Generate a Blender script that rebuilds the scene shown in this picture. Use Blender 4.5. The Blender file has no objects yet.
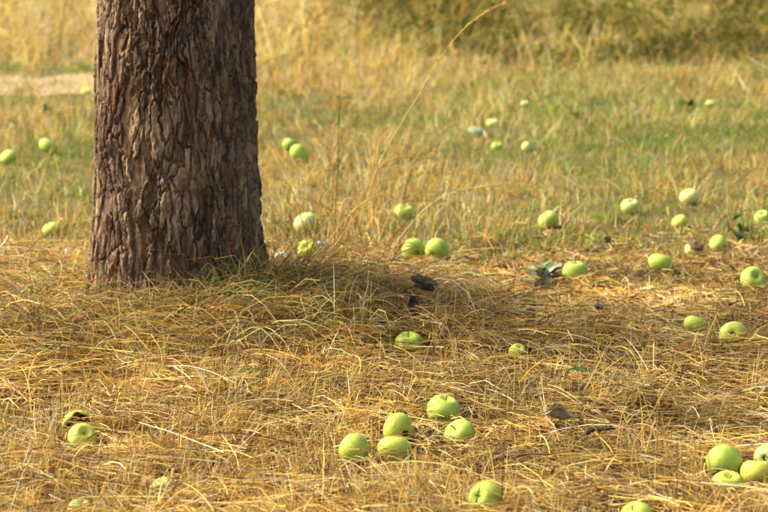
import bpy, bmesh, math, random
import numpy as np
from mathutils import Vector, Matrix, Euler

R = math.radians
sc = bpy.context.scene
col = sc.collection
rng = np.random.default_rng(7)
random.seed(7)

# ------------------------------------------------------------------ camera
FPX, HZ, CAMH = 2400.0, 402.0, 1.29          # focal length and horizon offset in 768-px photo pixels, eye height
PITCH = math.atan(HZ / FPX)
cam_d = bpy.data.cameras.new("camera")
cam = bpy.data.objects.new("camera", cam_d)
col.objects.link(cam)
cam.location = (0, 0, CAMH)
cam.rotation_euler = (math.pi / 2 - PITCH, 0, 0)
cam_d.sensor_width = 36.0
cam_d.lens = 36.0 * FPX / 768.0
cam_d.clip_start = 0.05
cam_d.clip_end = 2000
cam_d.dof.use_dof = True
cam_d.dof.focus_distance = 5.65
cam_d.dof.aperture_fstop = 6.2
sc.camera = cam

# ------------------------------------------------------------------ sky, sun, exposure
SUN_EL, SUN_AZ = R(40), R(-74)               # azimuth from +Y, negative = to the left
world = bpy.data.worlds.new("World")
sc.world = world
world.use_nodes = True
wn = world.node_tree
bg = wn.nodes["Background"]
sky = wn.nodes.new("ShaderNodeTexSky")
sky.sky_type = 'NISHITA'
sky.sun_disc = False
sky.sun_elevation = SUN_EL
sky.sun_rotation = SUN_AZ
sky.dust_density = 6.0
sky.air_density = 0.8
sky.ozone_density = 0.6
wn.links.new(sky.outputs[0], bg.inputs[0])
bg.inputs[1].default_value = 0.15
sun_d = bpy.data.lights.new("sun", 'SUN')
sun_d.energy = 2.4
sun_d.angle = R(26)
sun_d.color = (1.0, 0.92, 0.76)
sun = bpy.data.objects.new("sun", sun_d)
col.objects.link(sun)
sdir = Vector((math.sin(SUN_AZ) * math.cos(SUN_EL), math.cos(SUN_AZ) * math.cos(SUN_EL), math.sin(SUN_EL)))
sun.rotation_euler = sdir.to_track_quat('Z', 'Y').to_euler()
sun.location = sdir * 20
sc.view_settings.view_transform = 'Standard'
sc.view_settings.look = 'None'
sc.view_settings.gamma = 1.0
sc.view_settings.exposure = 1.38
sc.view_settings.use_curve_mapping = False
sc.cycles.max_bounces = 6
sc.cycles.transparent_max_bounces = 4
sc.cycles.use_adaptive_sampling = True

# ------------------------------------------------------------------ numpy noise
_perm = rng.random((256, 256)).astype(np.float32)
def vnoise(x, y, s=0):
    x = np.asarray(x, float) + 37.3 * s; y = np.asarray(y, float) + 91.7 * s
    xi = np.floor(x).astype(int); yi = np.floor(y).astype(int)
    fx = x - xi; fy = y - yi
    fx = fx * fx * (3 - 2 * fx); fy = fy * fy * (3 - 2 * fy)
    a = _perm[xi % 256, yi % 256]; b = _perm[(xi + 1) % 256, yi % 256]
    c = _perm[xi % 256, (yi + 1) % 256]; d = _perm[(xi + 1) % 256, (yi + 1) % 256]
    return (a * (1 - fx) + b * fx) * (1 - fy) + (c * (1 - fx) + d * fx) * fy      # 0..1
def fbm(x, y, s=0, o=3):
    t, a, n = 0.0, 0.5, 0.0
    for k in range(o):
        t = t + a * vnoise(np.asarray(x) * 2 ** k, np.asarray(y) * 2 ** k, s + 5 * k); n += a; a *= 0.5
    return t / n
def sstep(a, b, x):
    t = np.clip((np.asarray(x, float) - a) / (b - a), 0, 1)
    return t * t * (3 - 2 * t)

# ------------------------------------------------------------------ terrain and pixel -> place
TX, TY = -0.573, 6.57                         # middle of the trunk foot
def terrain(x, y):
    x = np.asarray(x, float); y = np.asarray(y, float)
    d = np.hypot((x - TX - 0.10) / 1.25, y - TY + 0.08)
    h = 0.020 * np.exp(-(d / 0.55) ** 2) + 0.062 * np.exp(-np.abs((x - TX - 0.42) / 0.46) ** 3 - ((y - TY + 0.10) / 0.30) ** 2) + 0.03 * np.exp(-((x - TX + 0.35) / 0.4) ** 2 - ((y - TY + 0.35) / 0.25) ** 2)
    h = h + 0.040 * (fbm(x * 2.2, y * 2.2, 3) - 0.5) + 0.055 * (fbm(x * 6, y * 6, 8, 2) - 0.5) * (1 - 0.6 * sstep(7.5, 9, y))
    h = h + 0.16 * (fbm(x * 0.16, y * 0.16, 5) - 0.5) * sstep(9, 18, y)
    h = h + 0.9 * sstep(26, 60, y) + 3.0 * sstep(60, 260, np.hypot(x, y))
    return h
def ray(px, py):
    f = Vector((0, math.cos(PITCH), -math.sin(PITCH))); u = Vector((0, math.sin(PITCH), math.cos(PITCH)))
    return f + Vector((1, 0, 0)) * ((px - 384) / FPX) - u * ((py - 256) / FPX)
def ground(px, py, lift=0.0):
    d = ray(px, py); h = 0.0
    for _ in range(8):
        t = (CAMH - h - lift) / -d.z
        p = Vector((0, 0, CAMH)) + d * t
        h = float(terrain(p.x, p.y))
    return p
def at_depth(px, py, Y):
    d = ray(px, py)
    return Vector((0, 0, CAMH)) + d * (Y / d.y)
def px_per_m(p):
    f = Vector((0, math.cos(PITCH), -math.sin(PITCH)))
    return FPX / (p - Vector((0, 0, CAMH))).dot(f)

# ------------------------------------------------------------------ helpers: objects and materials
def tag(o, label=None, cat=None, group=None, kind=None):
    if label: o["label"] = label
    if cat: o["category"] = cat
    if group: o["group"] = group
    if kind: o["kind"] = kind
    return o
def np_mesh(name, v, quads=None, tris=None, colr=None, smooth=False):
    me = bpy.data.meshes.new(name)
    v = np.asarray(v, np.float32)
    me.vertices.add(len(v)); me.vertices.foreach_set("co", v.ravel())
    parts, starts, off = [], [], 0
    for f, k in ((quads, 4), (tris, 3)):
        if f is not None and len(f):
            f = np.asarray(f, np.int32)
            parts.append(f.ravel()); starts.append(off + np.arange(len(f)) * k); off += f.size
    li = np.concatenate(parts).astype(np.int32); ls = np.concatenate(starts).astype(np.int32)
    me.loops.add(len(li)); me.loops.foreach_set("vertex_index", li)
    me.polygons.add(len(ls)); me.polygons.foreach_set("loop_start", ls)
    me.update(calc_edges=True); me.validate()
    if smooth: me.polygons.foreach_set("use_smooth", np.ones(len(me.polygons), bool))
    if colr is not None:
        a = me.attributes.new("tone", 'FLOAT_COLOR', 'POINT')
        c = np.ones((len(v), 4), np.float32); c[:, :3] = colr
        a.data.foreach_set("color", c.ravel())
    return me
def link(name, me, mat=None, parent=None):
    o = bpy.data.objects.new(name, me); col.objects.link(o)
    if mat is not None and me is not None and not me.materials: me.materials.append(mat)
    if parent: o.parent = parent
    return o
def empty(name, loc):
    o = bpy.data.objects.new(name, None); col.objects.link(o); o.location = loc
    o.empty_display_size = 0.05
    return o
class NT:
    def __init__(s, name):
        s.m = bpy.data.materials.new(name); s.m.use_nodes = True
        s.t = s.m.node_tree; s.b = s.t.nodes["Principled BSDF"]; s.out = s.t.nodes["Material Output"]
    def n(s, kind, **kw):
        nd = s.t.nodes.new("ShaderNode" + kind)
        for k, v in kw.items():
            if k in nd.bl_rna.properties: setattr(nd, k, v)
            else: nd.inputs[k.replace("_", " ")].default_value = v
        return nd
    def l(s, a, b): s.t.links.new(a, b)
    def ramp(s, src, stops):
        r = s.n("ValToRGB"); e = r.color_ramp.elements
        while len(e) < len(stops): e.new(0.5)
        for k, (p, c) in enumerate(stops): e[k].position = p; e[k].color = (*c, 1)
        s.l(src, r.inputs[0]); return r.outputs[0]
    def noise(s, scale, vec=None, detail=4, rough=0.6, dist=0.0):
        n = s.n("TexNoise"); n.inputs["Scale"].default_value = scale; n.inputs["Detail"].default_value = detail
        n.inputs["Roughness"].default_value = rough; n.inputs["Distortion"].default_value = dist
        if vec is not None: s.l(vec, n.inputs["Vector"])
        return n.outputs["Fac"]
    def mix(s, fac, a, b, mode='MIX'):
        m = s.n("Mix", data_type='RGBA', blend_type=mode)
        for idx, x in ((0, fac), (6, a), (7, b)):
            if isinstance(x, (int, float)): m.inputs[idx].default_value = x
            elif isinstance(x, tuple): m.inputs[idx].default_value = (*x, 1)
            else: s.l(x, m.inputs[idx])
        return m.outputs[2]
    def bump(s, h, strength, dist=0.01):
        b = s.n("Bump"); b.inputs["Strength"].default_value = strength; b.inputs["Distance"].default_value = dist
        s.l(h, b.inputs["Height"]); s.l(b.outputs[0], s.b.inputs["Normal"])

def blade_material(name, transl=0.35, rough=0.55, spec=0.35):
    t = NT(name)
    at = t.n("Attribute", attribute_name="tone")
    geo = t.n("NewGeometry")
    nz = t.noise(55, geo.outputs["Position"], 3)
    c = t.mix(1.0, at.outputs["Color"], t.ramp(nz, [(0.3, (0.72, 0.68, 0.62)), (0.7, (1.15, 1.15, 1.1))]), 'MULTIPLY')
    t.l(c, t.b.inputs["Base Color"])
    t.b.inputs["Roughness"].default_value = rough
    t.b.inputs["Specular IOR Level"].default_value = spec
    tr = t.n("BsdfTranslucent"); t.l(c, tr.inputs["Color"])
    mx = t.n("MixShader"); mx.inputs[0].default_value = transl
    t.l(t.b.outputs[0], mx.inputs[1]); t.l(tr.outputs[0], mx.inputs[2]); t.l(mx.outputs[0], t.out.inputs[0])
    return t.m
M = {}
M['straw'] = blade_material("straw", 0.30, 0.6, 0.2)
M['grass'] = blade_material("grass", 0.40, 0.65, 0.15)
M['leaf'] = blade_material("leaf", 0.35, 0.8, 0.08)

def soil_material():
    t = NT("dry_soil")
    geo = t.n("NewGeometry"); P = geo.outputs["Position"]
    fine = t.noise(60, P, 6, 0.7); mid = t.noise(6, P, 5); big = t.noise(0.7, P, 4)
    c = t.ramp(fine, [(0.25, (0.025, 0.013, 0.006)), (0.5, (0.075, 0.040, 0.016)), (0.75, (0.17, 0.095, 0.034))])
    g = t.ramp(fine, [(0.3, (0.045, 0.050, 0.012)), (0.7, (0.16, 0.15, 0.04))])
    sep = t.n("SeparateXYZ"); t.l(P, sep.inputs[0])
    mr = t.n("MapRange"); mr.inputs[1].default_value = 7.4; mr.inputs[2].default_value = 8.6; t.l(sep.outputs[1], mr.inputs[0])
    c = t.mix(mr.outputs[0], c, t.mix(t.ramp(big, [(0.4, (0, 0, 0)), (0.6, (1, 1, 1))]), g, (0.19, 0.14, 0.05)))
    c = t.mix(0.5, c, t.ramp(mid, [(0.3, (0.55, 0.5, 0.45)), (0.7, (1.2, 1.2, 1.2))]), 'MULTIPLY')
    t.l(c, t.b.inputs["Base Color"]); t.b.inputs["Roughness"].default_value = 0.95
    t.b.inputs["Specular IOR Level"].default_value = 0.1
    t.bump(fine, 0.8, 0.02)
    return t.m
M['soil'] = soil_material()

def bark_material():
    t = NT("bark")
    tc = t.n("TexCoord"); obj = tc.outputs["Object"]
    mp = t.n("Mapping"); mp.inputs["Scale"].default_value = (1, 1, 0.22); t.l(obj, mp.inputs[0]); V = mp.outputs[0]
    fib = t.noise(150, V, 5, 0.7, 0.6); mid = t.noise(42, V, 5, 0.65, 1.0)
    big = t.noise(6, obj, 4, 0.6); big2 = t.noise(9.5, V, 4, 0.6, 0.5); speck = t.noise(260, obj, 3, 0.7)
    rnd = t.n("ObjectInfo").outputs["Random"]
    base = t.ramp(mid, [(0.28, (0.05, 0.028, 0.015)), (0.46, (0.22, 0.140, 0.076)), (0.62, (0.56, 0.41, 0.23))])
    red = t.ramp(fib, [(0.3, (0.055, 0.027, 0.018)), (0.7, (0.24, 0.135, 0.085))])
    c = t.mix(t.ramp(big2, [(0.48, (0, 0, 0)), (0.66, (0.75, 0.75, 0.75))]), base, red)
    grey = t.ramp(fib, [(0.3, (0.14, 0.105, 0.07)), (0.7, (0.42, 0.33, 0.22))])
    c = t.mix(t.ramp(rnd, [(0.60, (0, 0, 0)), (0.98, (0.55, 0.55, 0.55))]), c, grey)
    c = t.mix(t.ramp(big, [(0.56, (0, 0, 0)), (0.72, (0.5, 0.5, 0.5))]), c, (0.115, 0.105, 0.045))       # algae tint
    lich = t.noise(17, obj, 5, 0.7, 0.4)
    c = t.mix(t.ramp(lich, [(0.58, (0, 0, 0)), (0.70, (0.5, 0.5, 0.5))]), c, t.mix(fib, (0.17, 0.145, 0.10), (0.44, 0.39, 0.29)))        # dull grey lichen
    tanm = t.noise(30, V, 2, 0.5)
    c = t.mix(t.ramp(tanm, [(0.62, (0, 0, 0)), (0.68, (0.8, 0.8, 0.8))]), c, (0.36, 0.17, 0.065))           # fresh inner bark
    c = t.mix(0.85, c, t.ramp(fib, [(0.30, (0.30, 0.27, 0.25)), (0.52, (1.0, 1.0, 1.0)), (0.75, (1.45, 1.4, 1.3))]), 'MULTIPLY')
    c = t.mix(0.8, c, t.ramp(rnd, [(0.0, (0.42, 0.38, 0.34)), (1.0, (0.98, 0.92, 0.84))]), 'MULTIPLY')
    t.l(c, t.b.inputs["Base Color"]); t.b.inputs["Roughness"].default_value = 0.9
    t.b.inputs["Specular IOR Level"].default_value = 0.2
    add = t.n("Math", operation='ADD'); t.l(fib, add.inputs[0])
    m2 = t.n("Math", operation='MULTIPLY'); m2.inputs[1].default_value = 0.35; t.l(speck, m2.inputs[0]); t.l(m2.outputs[0], add.inputs[1])
    t.bump(add.outputs[0], 0.9, 0.006)
    return t.m
M['bark'] = bark_material()

def simple(name, stops, scale=30, rough=0.7, spec=0.3, bump=0.3, transl=0.0, stretch=(1, 1, 1)):
    t = NT(name)
    tc = t.n("TexCoord"); mp = t.n("Mapping"); mp.inputs["Scale"].default_value = stretch; t.l(tc.outputs["Object"], mp.inputs[0])
    f = t.noise(scale, mp.outputs[0], 5, 0.65)
    c = t.ramp(f, stops); t.l(c, t.b.inputs["Base Color"])
    t.b.inputs["Roughness"].default_value = rough; t.b.inputs["Specular IOR Level"].default_value = spec
    if bump: t.bump(f, bump, 0.004)
    if transl:
        tr = t.n("BsdfTranslucent"); t.l(c, tr.inputs["Color"]); mx = t.n("MixShader"); mx.inputs[0].default_value = transl
        t.l(t.b.outputs[0], mx.inputs[1]); t.l(tr.outputs[0], mx.inputs[2]); t.l(mx.outputs[0], t.out.inputs[0])
    return t.m

def apple_material(name, a, b, blush, bruise=0.0, seed=0.0):
    t = NT(name)
    tc = t.n("TexCoord"); o = tc.outputs["Object"]
    rnd = t.n("ObjectInfo").outputs["Random"]
    add = t.n("VectorMath", operation='ADD'); t.l(o, add.inputs[0])
    cmb = t.n("CombineXYZ"); 
    mm = t.n("Math", operation='MULTIPLY'); mm.inputs[1].default_value = 40.0; t.l(rnd, mm.inputs[0])
    t.l(mm.outputs[0], cmb.inputs[0]); cmb.inputs[1].default_value = seed; t.l(cmb.outputs[0], add.inputs[1])
    V = add.outputs[0]
    big = t.noise(1.6, V, 3, 0.5); fine = t.noise(9, V, 4, 0.6)
    mp = t.n("Mapping"); mp.inputs["Scale"].default_value = (1, 1, 0.15); t.l(V, mp.inputs[0])
    streak = t.noise(7, mp.outputs[0], 3, 0.5)
    c = t.mix(t.ramp(big, [(0.35, (0, 0, 0)), (0.65, (1, 1, 1))]), a, b)
    c = t.mix(t.ramp(streak, [(0.45, (0, 0, 0)), (0.75, (0.45, 0.45, 0.45))]), c, blush)
    vo = t.n("TexVoronoi"); vo.inputs["Scale"].default_value = 9.0; t.l(V, vo.inputs["Vector"])
    c = t.mix(t.ramp(vo.outputs["Distance"], [(0.04, (0.55, 0.55, 0.55)), (0.10, (0, 0, 0))]), c, (0.62, 0.64, 0.30))     # pale lenticels
    c = t.mix(t.ramp(fine, [(0.63, (0, 0, 0)), (0.72, (0.6, 0.6, 0.6))]), c, (0.22, 0.13, 0.045))                   # russet freckles
    sc_n = t.noise(2.3, V, 4, 0.6)
    c = t.mix(t.ramp(sc_n, [(0.66, (0, 0, 0)), (0.76, (0.75, 0.75, 0.75))]), c, (0.20, 0.115, 0.04))                  # scab and bruise blotches
    if bruise:
        bn = t.noise(1.15, V, 3, 0.55)
        c = t.mix(t.ramp(bn, [(0.60 - bruise, (0, 0, 0)), (0.74 - bruise, (0.9, 0.9, 0.9))]), c, t.mix(fine, (0.10, 0.045, 0.016), (0.30, 0.16, 0.05)))
    geo = t.n("SeparateXYZ"); t.l(o, geo.inputs[0])
    ab = t.n("Math", operation='ABSOLUTE'); t.l(geo.outputs[2], ab.inputs[0])
    c = t.mix(1.0, c, t.ramp(rnd, [(0.0, (0.86, 0.92, 0.85)), (1.0, (1.1, 1.05, 1.0))]), 'MULTIPLY')
    t.l(c, t.b.inputs["Base Color"]); t.b.inputs["Roughness"].default_value = 0.58
    t.b.inputs["Specular IOR Level"].default_value = 0.26
    t.b.inputs["Subsurface Weight"].default_value = 0.12
    t.b.inputs["Subsurface Radius"].default_value = (0.25, 0.2, 0.06)
    t.b.inputs["Subsurface Scale"].default_value = 0.12
    t.bump(fine, 0.12, 0.05)
    return t.m
M['apple'] = apple_material("apple_skin", (0.27, 0.40, 0.042), (0.40, 0.49, 0.066), (0.55, 0.56, 0.14))
M['apple_y'] = apple_material("apple_skin_yellow", (0.44, 0.50, 0.050), (0.56, 0.56, 0.08), (0.64, 0.58, 0.15), seed=4.0)
M['apple_p'] = apple_material("apple_skin_pale", (0.42, 0.48, 0.12), (0.52, 0.53, 0.17), (0.58, 0.52, 0.20), seed=9.0)
M['apple_b'] = apple_material("apple_skin_bruised", (0.31, 0.43, 0.035), (0.43, 0.50, 0.06), (0.56, 0.54, 0.12), bruise=0.08, seed=2.0)
M['apple_hollow'] = simple("apple_flesh_rotten", [(0.3, (0.02, 0.010, 0.006)), (0.7, (0.11, 0.05, 0.02))], 30, 0.8, 0.2, 0.6)
M['calyx'] = simple("calyx_brown", [(0.3, (0.025, 0.015, 0.007)), (0.7, (0.09, 0.055, 0.02))], 60, 0.8, 0.2, 0.4)
M['stem'] = simple("stem_brown", [(0.3, (0.07, 0.04, 0.015)), (0.7, (0.20, 0.13, 0.05))], 60, 0.8, 0.2, 0.4)
M['rot'] = simple("rot_brown", [(0.3, (0.06, 0.022, 0.010)), (0.7, (0.22, 0.10, 0.04))], 40, 0.7, 0.3, 0.5)
M['darkbark'] = simple("dark_bark_chunk", [(0.3, (0.022, 0.015, 0.009)), (0.55, (0.085, 0.058, 0.036)), (0.75, (0.26, 0.20, 0.13))], 55, 0.9, 0.2, 0.8)
M['deadleaf'] = simple("dead_leaf", [(0.35, (0.15, 0.115, 0.055)), (0.6, (0.42, 0.37, 0.20))], 90, 0.7, 0.2, 0.4, 0.25)
M['whiteleaf'] = simple("pale_leaf_underside", [(0.3, (0.42, 0.46, 0.36)), (0.7, (0.70, 0.72, 0.62))], 50, 0.7, 0.2, 0.3, 0.2)
M['greenleaf'] = simple("green_leaf", [(0.3, (0.035, 0.075, 0.015)), (0.7, (0.10, 0.17, 0.035))], 50, 0.8, 0.08, 0.4, 0.25)
M['weedleaf'] = simple("weed_leaf", [(0.3, (0.08, 0.14, 0.03)), (0.7, (0.18, 0.26, 0.06))], 40, 0.8, 0.08, 0.3, 0.3)
M['greyleaf'] = simple("grey_green_leaf", [(0.3, (0.18, 0.23, 0.12)), (0.7, (0.38, 0.44, 0.27))], 45, 0.8, 0.08, 0.3, 0.25)
M['white'] = simple("white_scrap", [(0.3, (0.62, 0.62, 0.60)), (0.7, (0.80, 0.80, 0.78))], 50, 0.6, 0.3, 0.2)
M['teal'] = simple("teal_scrap", [(0.3, (0.20, 0.30, 0.19)), (0.7, (0.36, 0.45, 0.30))], 25, 0.8, 0.1, 0.3)
M['bluegrey'] = simple("blue_grey_scrap", [(0.3, (0.24, 0.34, 0.34)), (0.7, (0.42, 0.52, 0.52))], 40, 0.55, 0.4, 0.3)
M['twig'] = simple("dark_twig", [(0.3, (0.020, 0.014, 0.010)), (0.7, (0.085, 0.060, 0.040))], 60, 0.9, 0.2, 0.5)

# ------------------------------------------------------------------ ground sheet
def axis(fine0, fine1, step, far0, far1, n):
    a = np.arange(fine0, fine1, step)
    lo = fine0 - (fine0 - far0) * (np.linspace(1, 0, n, endpoint=False) ** 3)
    hi = fine1 + (far1 - fine1) * (np.linspace(0, 1, n) ** 3)
    return np.concatenate([lo, a, hi])
gx = axis(-2.6, 2.8, 0.04, -300, 300, 34); gy = axis(3.6, 12.0, 0.04, -300, 420, 40)
GX, GY = np.meshgrid(gx, gy)
gv = np.stack([GX, GY, terrain(GX, GY)], -1).reshape(-1, 3)
nx, ny = len(gx), len(gy)
ii = (np.arange(ny - 1)[:, None] * nx + np.arange(nx - 1)[None]).ravel()
gq = np.stack([ii, ii + 1, ii + nx + 1, ii + nx], -1)
go = link("ground", np_mesh("ground", gv, gq, smooth=True), M['soil'])
tag(go, "dry brown soil sheet under the orchard grass", "ground", kind="structure")

px_ = np.linspace(-14, -0.55, 150); u_ = np.linspace(-1, 1, 9)
PXX, UU = np.meshgrid(px_, u_)
wv = (0.80 + 0.25 * (fbm(PXX * 1.3, UU * 0 + 2, 17) - 0.5)) * sstep(-0.55, -1.5, PXX)
PYY = 13.75 + 0.05 * PXX + UU * wv + 0.12 * (fbm(PXX * 2.5, UU * 1.5, 18) - 0.5)
pv = np.stack([PXX, PYY, terrain(PXX, PYY) + 0.014 - 0.07 * UU ** 6], -1).reshape(-1, 3)
ii = (np.arange(8)[:, None] * 150 + np.arange(149)[None]).ravel()
M['path'] = simple("pale_dry_earth", [(0.3, (0.22, 0.145, 0.068)), (0.7, (0.40, 0.29, 0.15))], 5, 0.95, 0.1, 0.3)
po = link("path", np_mesh("path", pv, np.stack([ii, ii + 1, ii + 151, ii + 150], -1), smooth=True), M['path'])
tag(po, "pale trodden earth strip crossing the far grass left of the trunk", "path", kind="structure")

# ------------------------------------------------------------------ apple tree: trunk, bark plates, limbs, crown
tree = empty("apple_tree", (TX, TY, 0))
tag(tree, "thick old fruit tree trunk with rough flaking brown bark", "tree")
prof = [(300, 86, 268), (285, 88, 265), (270, 90, 262.5), (250, 90.5, 260.5), (200, 91, 257.5), (150, 92, 254.5), (100, 94, 252.5), (50, 96, 252), (0, 98, 252)]
pz, pc, pr = [], [], []
for y, a, b in prof:
    L, Rr = at_depth(a, y, TY), at_depth(b, y, TY)
    pz.append(L.z); pc.append((L.x + Rr.x) / 2 - TX); pr.append((Rr.x - L.x) / 2)
pz, pc, pr = map(np.array, (pz, pc, pr))
pz = np.concatenate([[-0.08], pz, [1.4, 2.1]]); pc = np.concatenate([[pc[0]], pc, [pc[-1], pc[-1] + 0.02]]); pr = np.concatenate([[pr[0] + 0.04], pr, [pr[-1] - 0.006, pr[-1] + 0.01]])
def trunk_c(z): return np.interp(z, pz, pc)
def trunk_r(z, th):
    r = np.interp(z, pz, pr)
    lob = 0.012 * np.sin(3 * th + 0.6) + 0.009 * np.sin(5 * th + 2.0 + 0.8 * z)
    foot = np.exp(-np.maximum(z, 0) / 0.10) * (0.050 * np.maximum(0, np.cos(2.5 * (th - 3.95))) + 0.035 * np.maximum(0, np.cos(2.2 * (th + 0.5))) + 0.03 * np.maximum(0, np.cos(4 * (th - 5.0))))
    return r + lob * 0.6 - 0.004 + foot
KNOTS = [(4.72, 0.80, 0.035), (4.98, 0.86, 0.040), (4.50, 0.70, 0.030), (5.1, 0.14, 0.016), (4.62, 0.44, 0.02)]   # branch scars: angle, height, radius
UR = 0.227
CW, CH = 0.022, 0.080
def bark_field(th, z):
    """plate id, edge distance (0 at a fissure) and relief for points on the unrolled trunk"""
    u = th * UR; v = np.array(z, float)
    ku = np.zeros_like(u); kr = np.zeros_like(u)
    for a, kz, r in KNOTS:
        du, dv = (th - a) * UR, (z - kz)
        d = np.hypot(du, dv * 0.8); w = np.exp(-(d / (r * 1.5)) ** 2)
        u = u + du * w * 0.9; v = v + dv * w * 0.6
        kr = kr + w * np.cos(d / r * 9.0) * 0.0032 - np.exp(-(d / (r * 0.5)) ** 2) * 0.006
    u = u + 0.05 * (fbm(th * UR * 7, z * 3, 10) - 0.5) + 0.026 * (fbm(th * UR * 22, z * 9, 11) - 0.5) + 0.016 * (fbm(th * UR * 80, z * 45, 12) - 0.5)
    v = v + 0.08 * (fbm(th * UR * 16, z * 7, 13) - 0.5) + 0.06 * (fbm(th * UR * 95, z * 22, 14) - 0.5)
    ci = np.floor(u / CW).astype(int)
    DS, IS, US, VS = [], [], [], []
    for di in (-2, -1, 0, 1, 2):
        c = ci + di
        off = (_perm[(c * 7) % 256, 3] * 1.0)
        rj = np.floor(v / CH - off).astype(int)
        for dj in (-1, 0, 1):
            r = rj + dj
            jx = (_perm[c % 256, r % 256] - 0.5) * 0.98; jy = (_perm[(c + 77) % 256, (r + 31) % 256] - 0.5) * 0.95
            sz = 0.82 + 0.36 * _perm[(c + 13) % 256, (r + 59) % 256]
            du = u / CW - (c + 0.5 + jx); dv = (v / CH - off) - (r + 0.5 + jy)
            d = (np.maximum(np.abs(du), np.abs(dv)) * 0.35 + np.hypot(du, dv) * 0.65) * sz
            rm = np.where(_perm[(c + 5) % 256, (r // 2) % 256] < 0.45, (r // 2) * 2, r)      # some neighbours grow together
            DS.append(d); IS.append((c + 500) * 1000 + rm + 300); US.append(du); VS.append(dv)
    DS = np.stack(DS); IS = np.stack(IS); w = DS.argmin(0)[None]
    f1 = np.take_along_axis(DS, w, 0)[0]; idd = np.take_along_axis(IS, w, 0)[0]
    cu = np.take_along_axis(np.stack(US), w, 0)[0]; cv = np.take_along_axis(np.stack(VS), w, 0)[0]
    f2 = np.where(IS == idd[None], 9.0, DS).min(0)
    h1 = _perm[(idd * 13) % 256, (idd // 256) % 256]; h2 = _perm[(idd * 29 + 5) % 256, (idd // 128) % 256]
    e = f2 - f1
    fibre = fbm(u * 210, v * 18, 21, 3) - 0.5
    crack = np.abs(fbm(u * 75, v * 11, 22, 3) - 0.5)
    flake = np.floor(fbm(u * 44, v * 13, 25, 3) * 9) / 9 + np.floor(fbm(u * 110, v * 20, 26, 3) * 7) / 9
    rel = 0.010 * (flake - 0.75) + 0.0055 * (h1 - 0.3) + 0.0045 * cv * (h2 - 0.15) + 0.004 * cu * (h1 - 0.5) + 0.011 * fibre - 0.0055 * (1 - sstep(0.0, 0.07, crack)) + kr
    rel = rel * (0.45 + 1.1 * sstep(0.3, 0.65, fbm(th * UR * 8, z * 4, 27)))
    rel = rel + 0.010 * (fbm(u * 9, v * 5, 23) - 0.5)
    return idd, e, rel, h2
# angle samples: fine on the side that can be seen, coarse behind (camera side is th = -90 deg = 3pi/2)
FA, FB = 3 * math.pi / 2 - R(118), 3 * math.pi / 2 + R(118)
th_f = np.linspace(FA, FB, 400); th_b = np.linspace(FB, FA + 2 * math.pi, 42)[1:-1]
z_f = np.arange(-0.06, 1.06, 0.0032)
TH, ZZ = np.meshgrid(th_f, z_f)
ID, ED, REL, KR = bark_field(TH, ZZ)
rise = sstep(0.0, 0.20, ED)
def to_xyz(th, z, r): return np.stack([trunk_c(z) + r * np.cos(th), r * np.sin(th), z], -1)
RAD = trunk_r(ZZ, TH) + REL * 0.85 + 0.005 * (rise - 0.6)
plate_v = to_xyz(TH, ZZ, RAD)
# core: whole trunk, a little below the plates
th_c = np.concatenate([th_f[::2], th_b]); z_c = np.concatenate([z_f[::2], np.linspace(z_f[-1] + 0.02, 2.15, 28)])
TC, ZC = np.meshgrid(th_c, z_c)
idc, ec, relc, krc = bark_field(TC, ZC)
isf = (TC >= FA) & (TC <= FB) & (ZC <= z_f[-1])
rc = trunk_r(ZC, TC) + np.where(isf, relc * 0.78 - 0.0060, relc + 0.005 * (sstep(0.02, .22, ec) - 0.6))
cvv = to_xyz(TC, ZC, rc).reshape(-1, 3)
nt, nz_ = len(th_c), len(z_c)
jj = np.arange(nt); j2 = (jj + 1) % nt
base_i = (np.arange(nz_ - 1) * nt)[:, None]
cq = np.stack([base_i + jj, base_i + j2, base_i + nt + j2, base_i + nt + jj], -1).reshape(-1, 4)
trunk = link("trunk", np_mesh("trunk", cvv, cq, smooth=True), M['bark'], tree)
# plates: every cell of the field is a piece of its own, with a skirt down to the core
NT_, NZ_ = len(th_f), len(z_f)
okv = (ED > 0.025) & (KR > 0.22)
vid = np.arange(NZ_ * NT_).reshape(NZ_, NT_)
a, b, c_, d_ = vid[:-1, :-1], vid[:-1, 1:], vid[1:, 1:], vid[1:, :-1]
idf = ID.ravel(); okf = okv.ravel()
quads = np.stack([a, b, c_, d_], -1).reshape(-1, 4)
same = (idf[quads[:, 0]] == idf[quads[:, 1]]) & (idf[quads[:, 0]] == idf[quads[:, 2]]) & (idf[quads[:, 0]] == idf[quads[:, 3]]) & okf[quads].all(1)
quads = quads[same]; qid = idf[quads[:, 0]]
order = np.argsort(qid, kind='stable'); quads = quads[order]; qid = qid[order]
uids, starts, counts = np.unique(qid, return_index=True, return_counts=True)
pvf = plate_v.reshape(-1, 3); thf = TH.ravel(); zf = ZZ.ravel()
vis = []
for uid, s, n in zip(uids, starts, counts):
    if n < 14: continue
    q = quads[s:s + n]; tm = thf[q[:, 0]].mean(); zm = zf[q[:, 0]].mean()
    face = math.cos(tm - 3 * math.pi / 2)
    vis.append((n * max(face, 0.0) if zm < 0.95 else n * 0.01, s, n))
vis.sort(reverse=True)
def largest(q):
    """split a set of faces into its largest connected piece and the rest"""
    par = {}
    def find(i):
        while par.setdefault(i, i) != i: par[i] = par[par[i]]; i = par[i]
        return i
    for f in q.tolist():
        r0 = find(f[0])
        for k_ in f[1:]: par[find(k_)] = r0
    lab = np.array([find(f[0]) for f in q.tolist()]); u_, n_ = np.unique(lab, return_counts=True)
    m_ = lab == u_[n_.argmax()]
    return q[m_], q[~m_]
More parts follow.
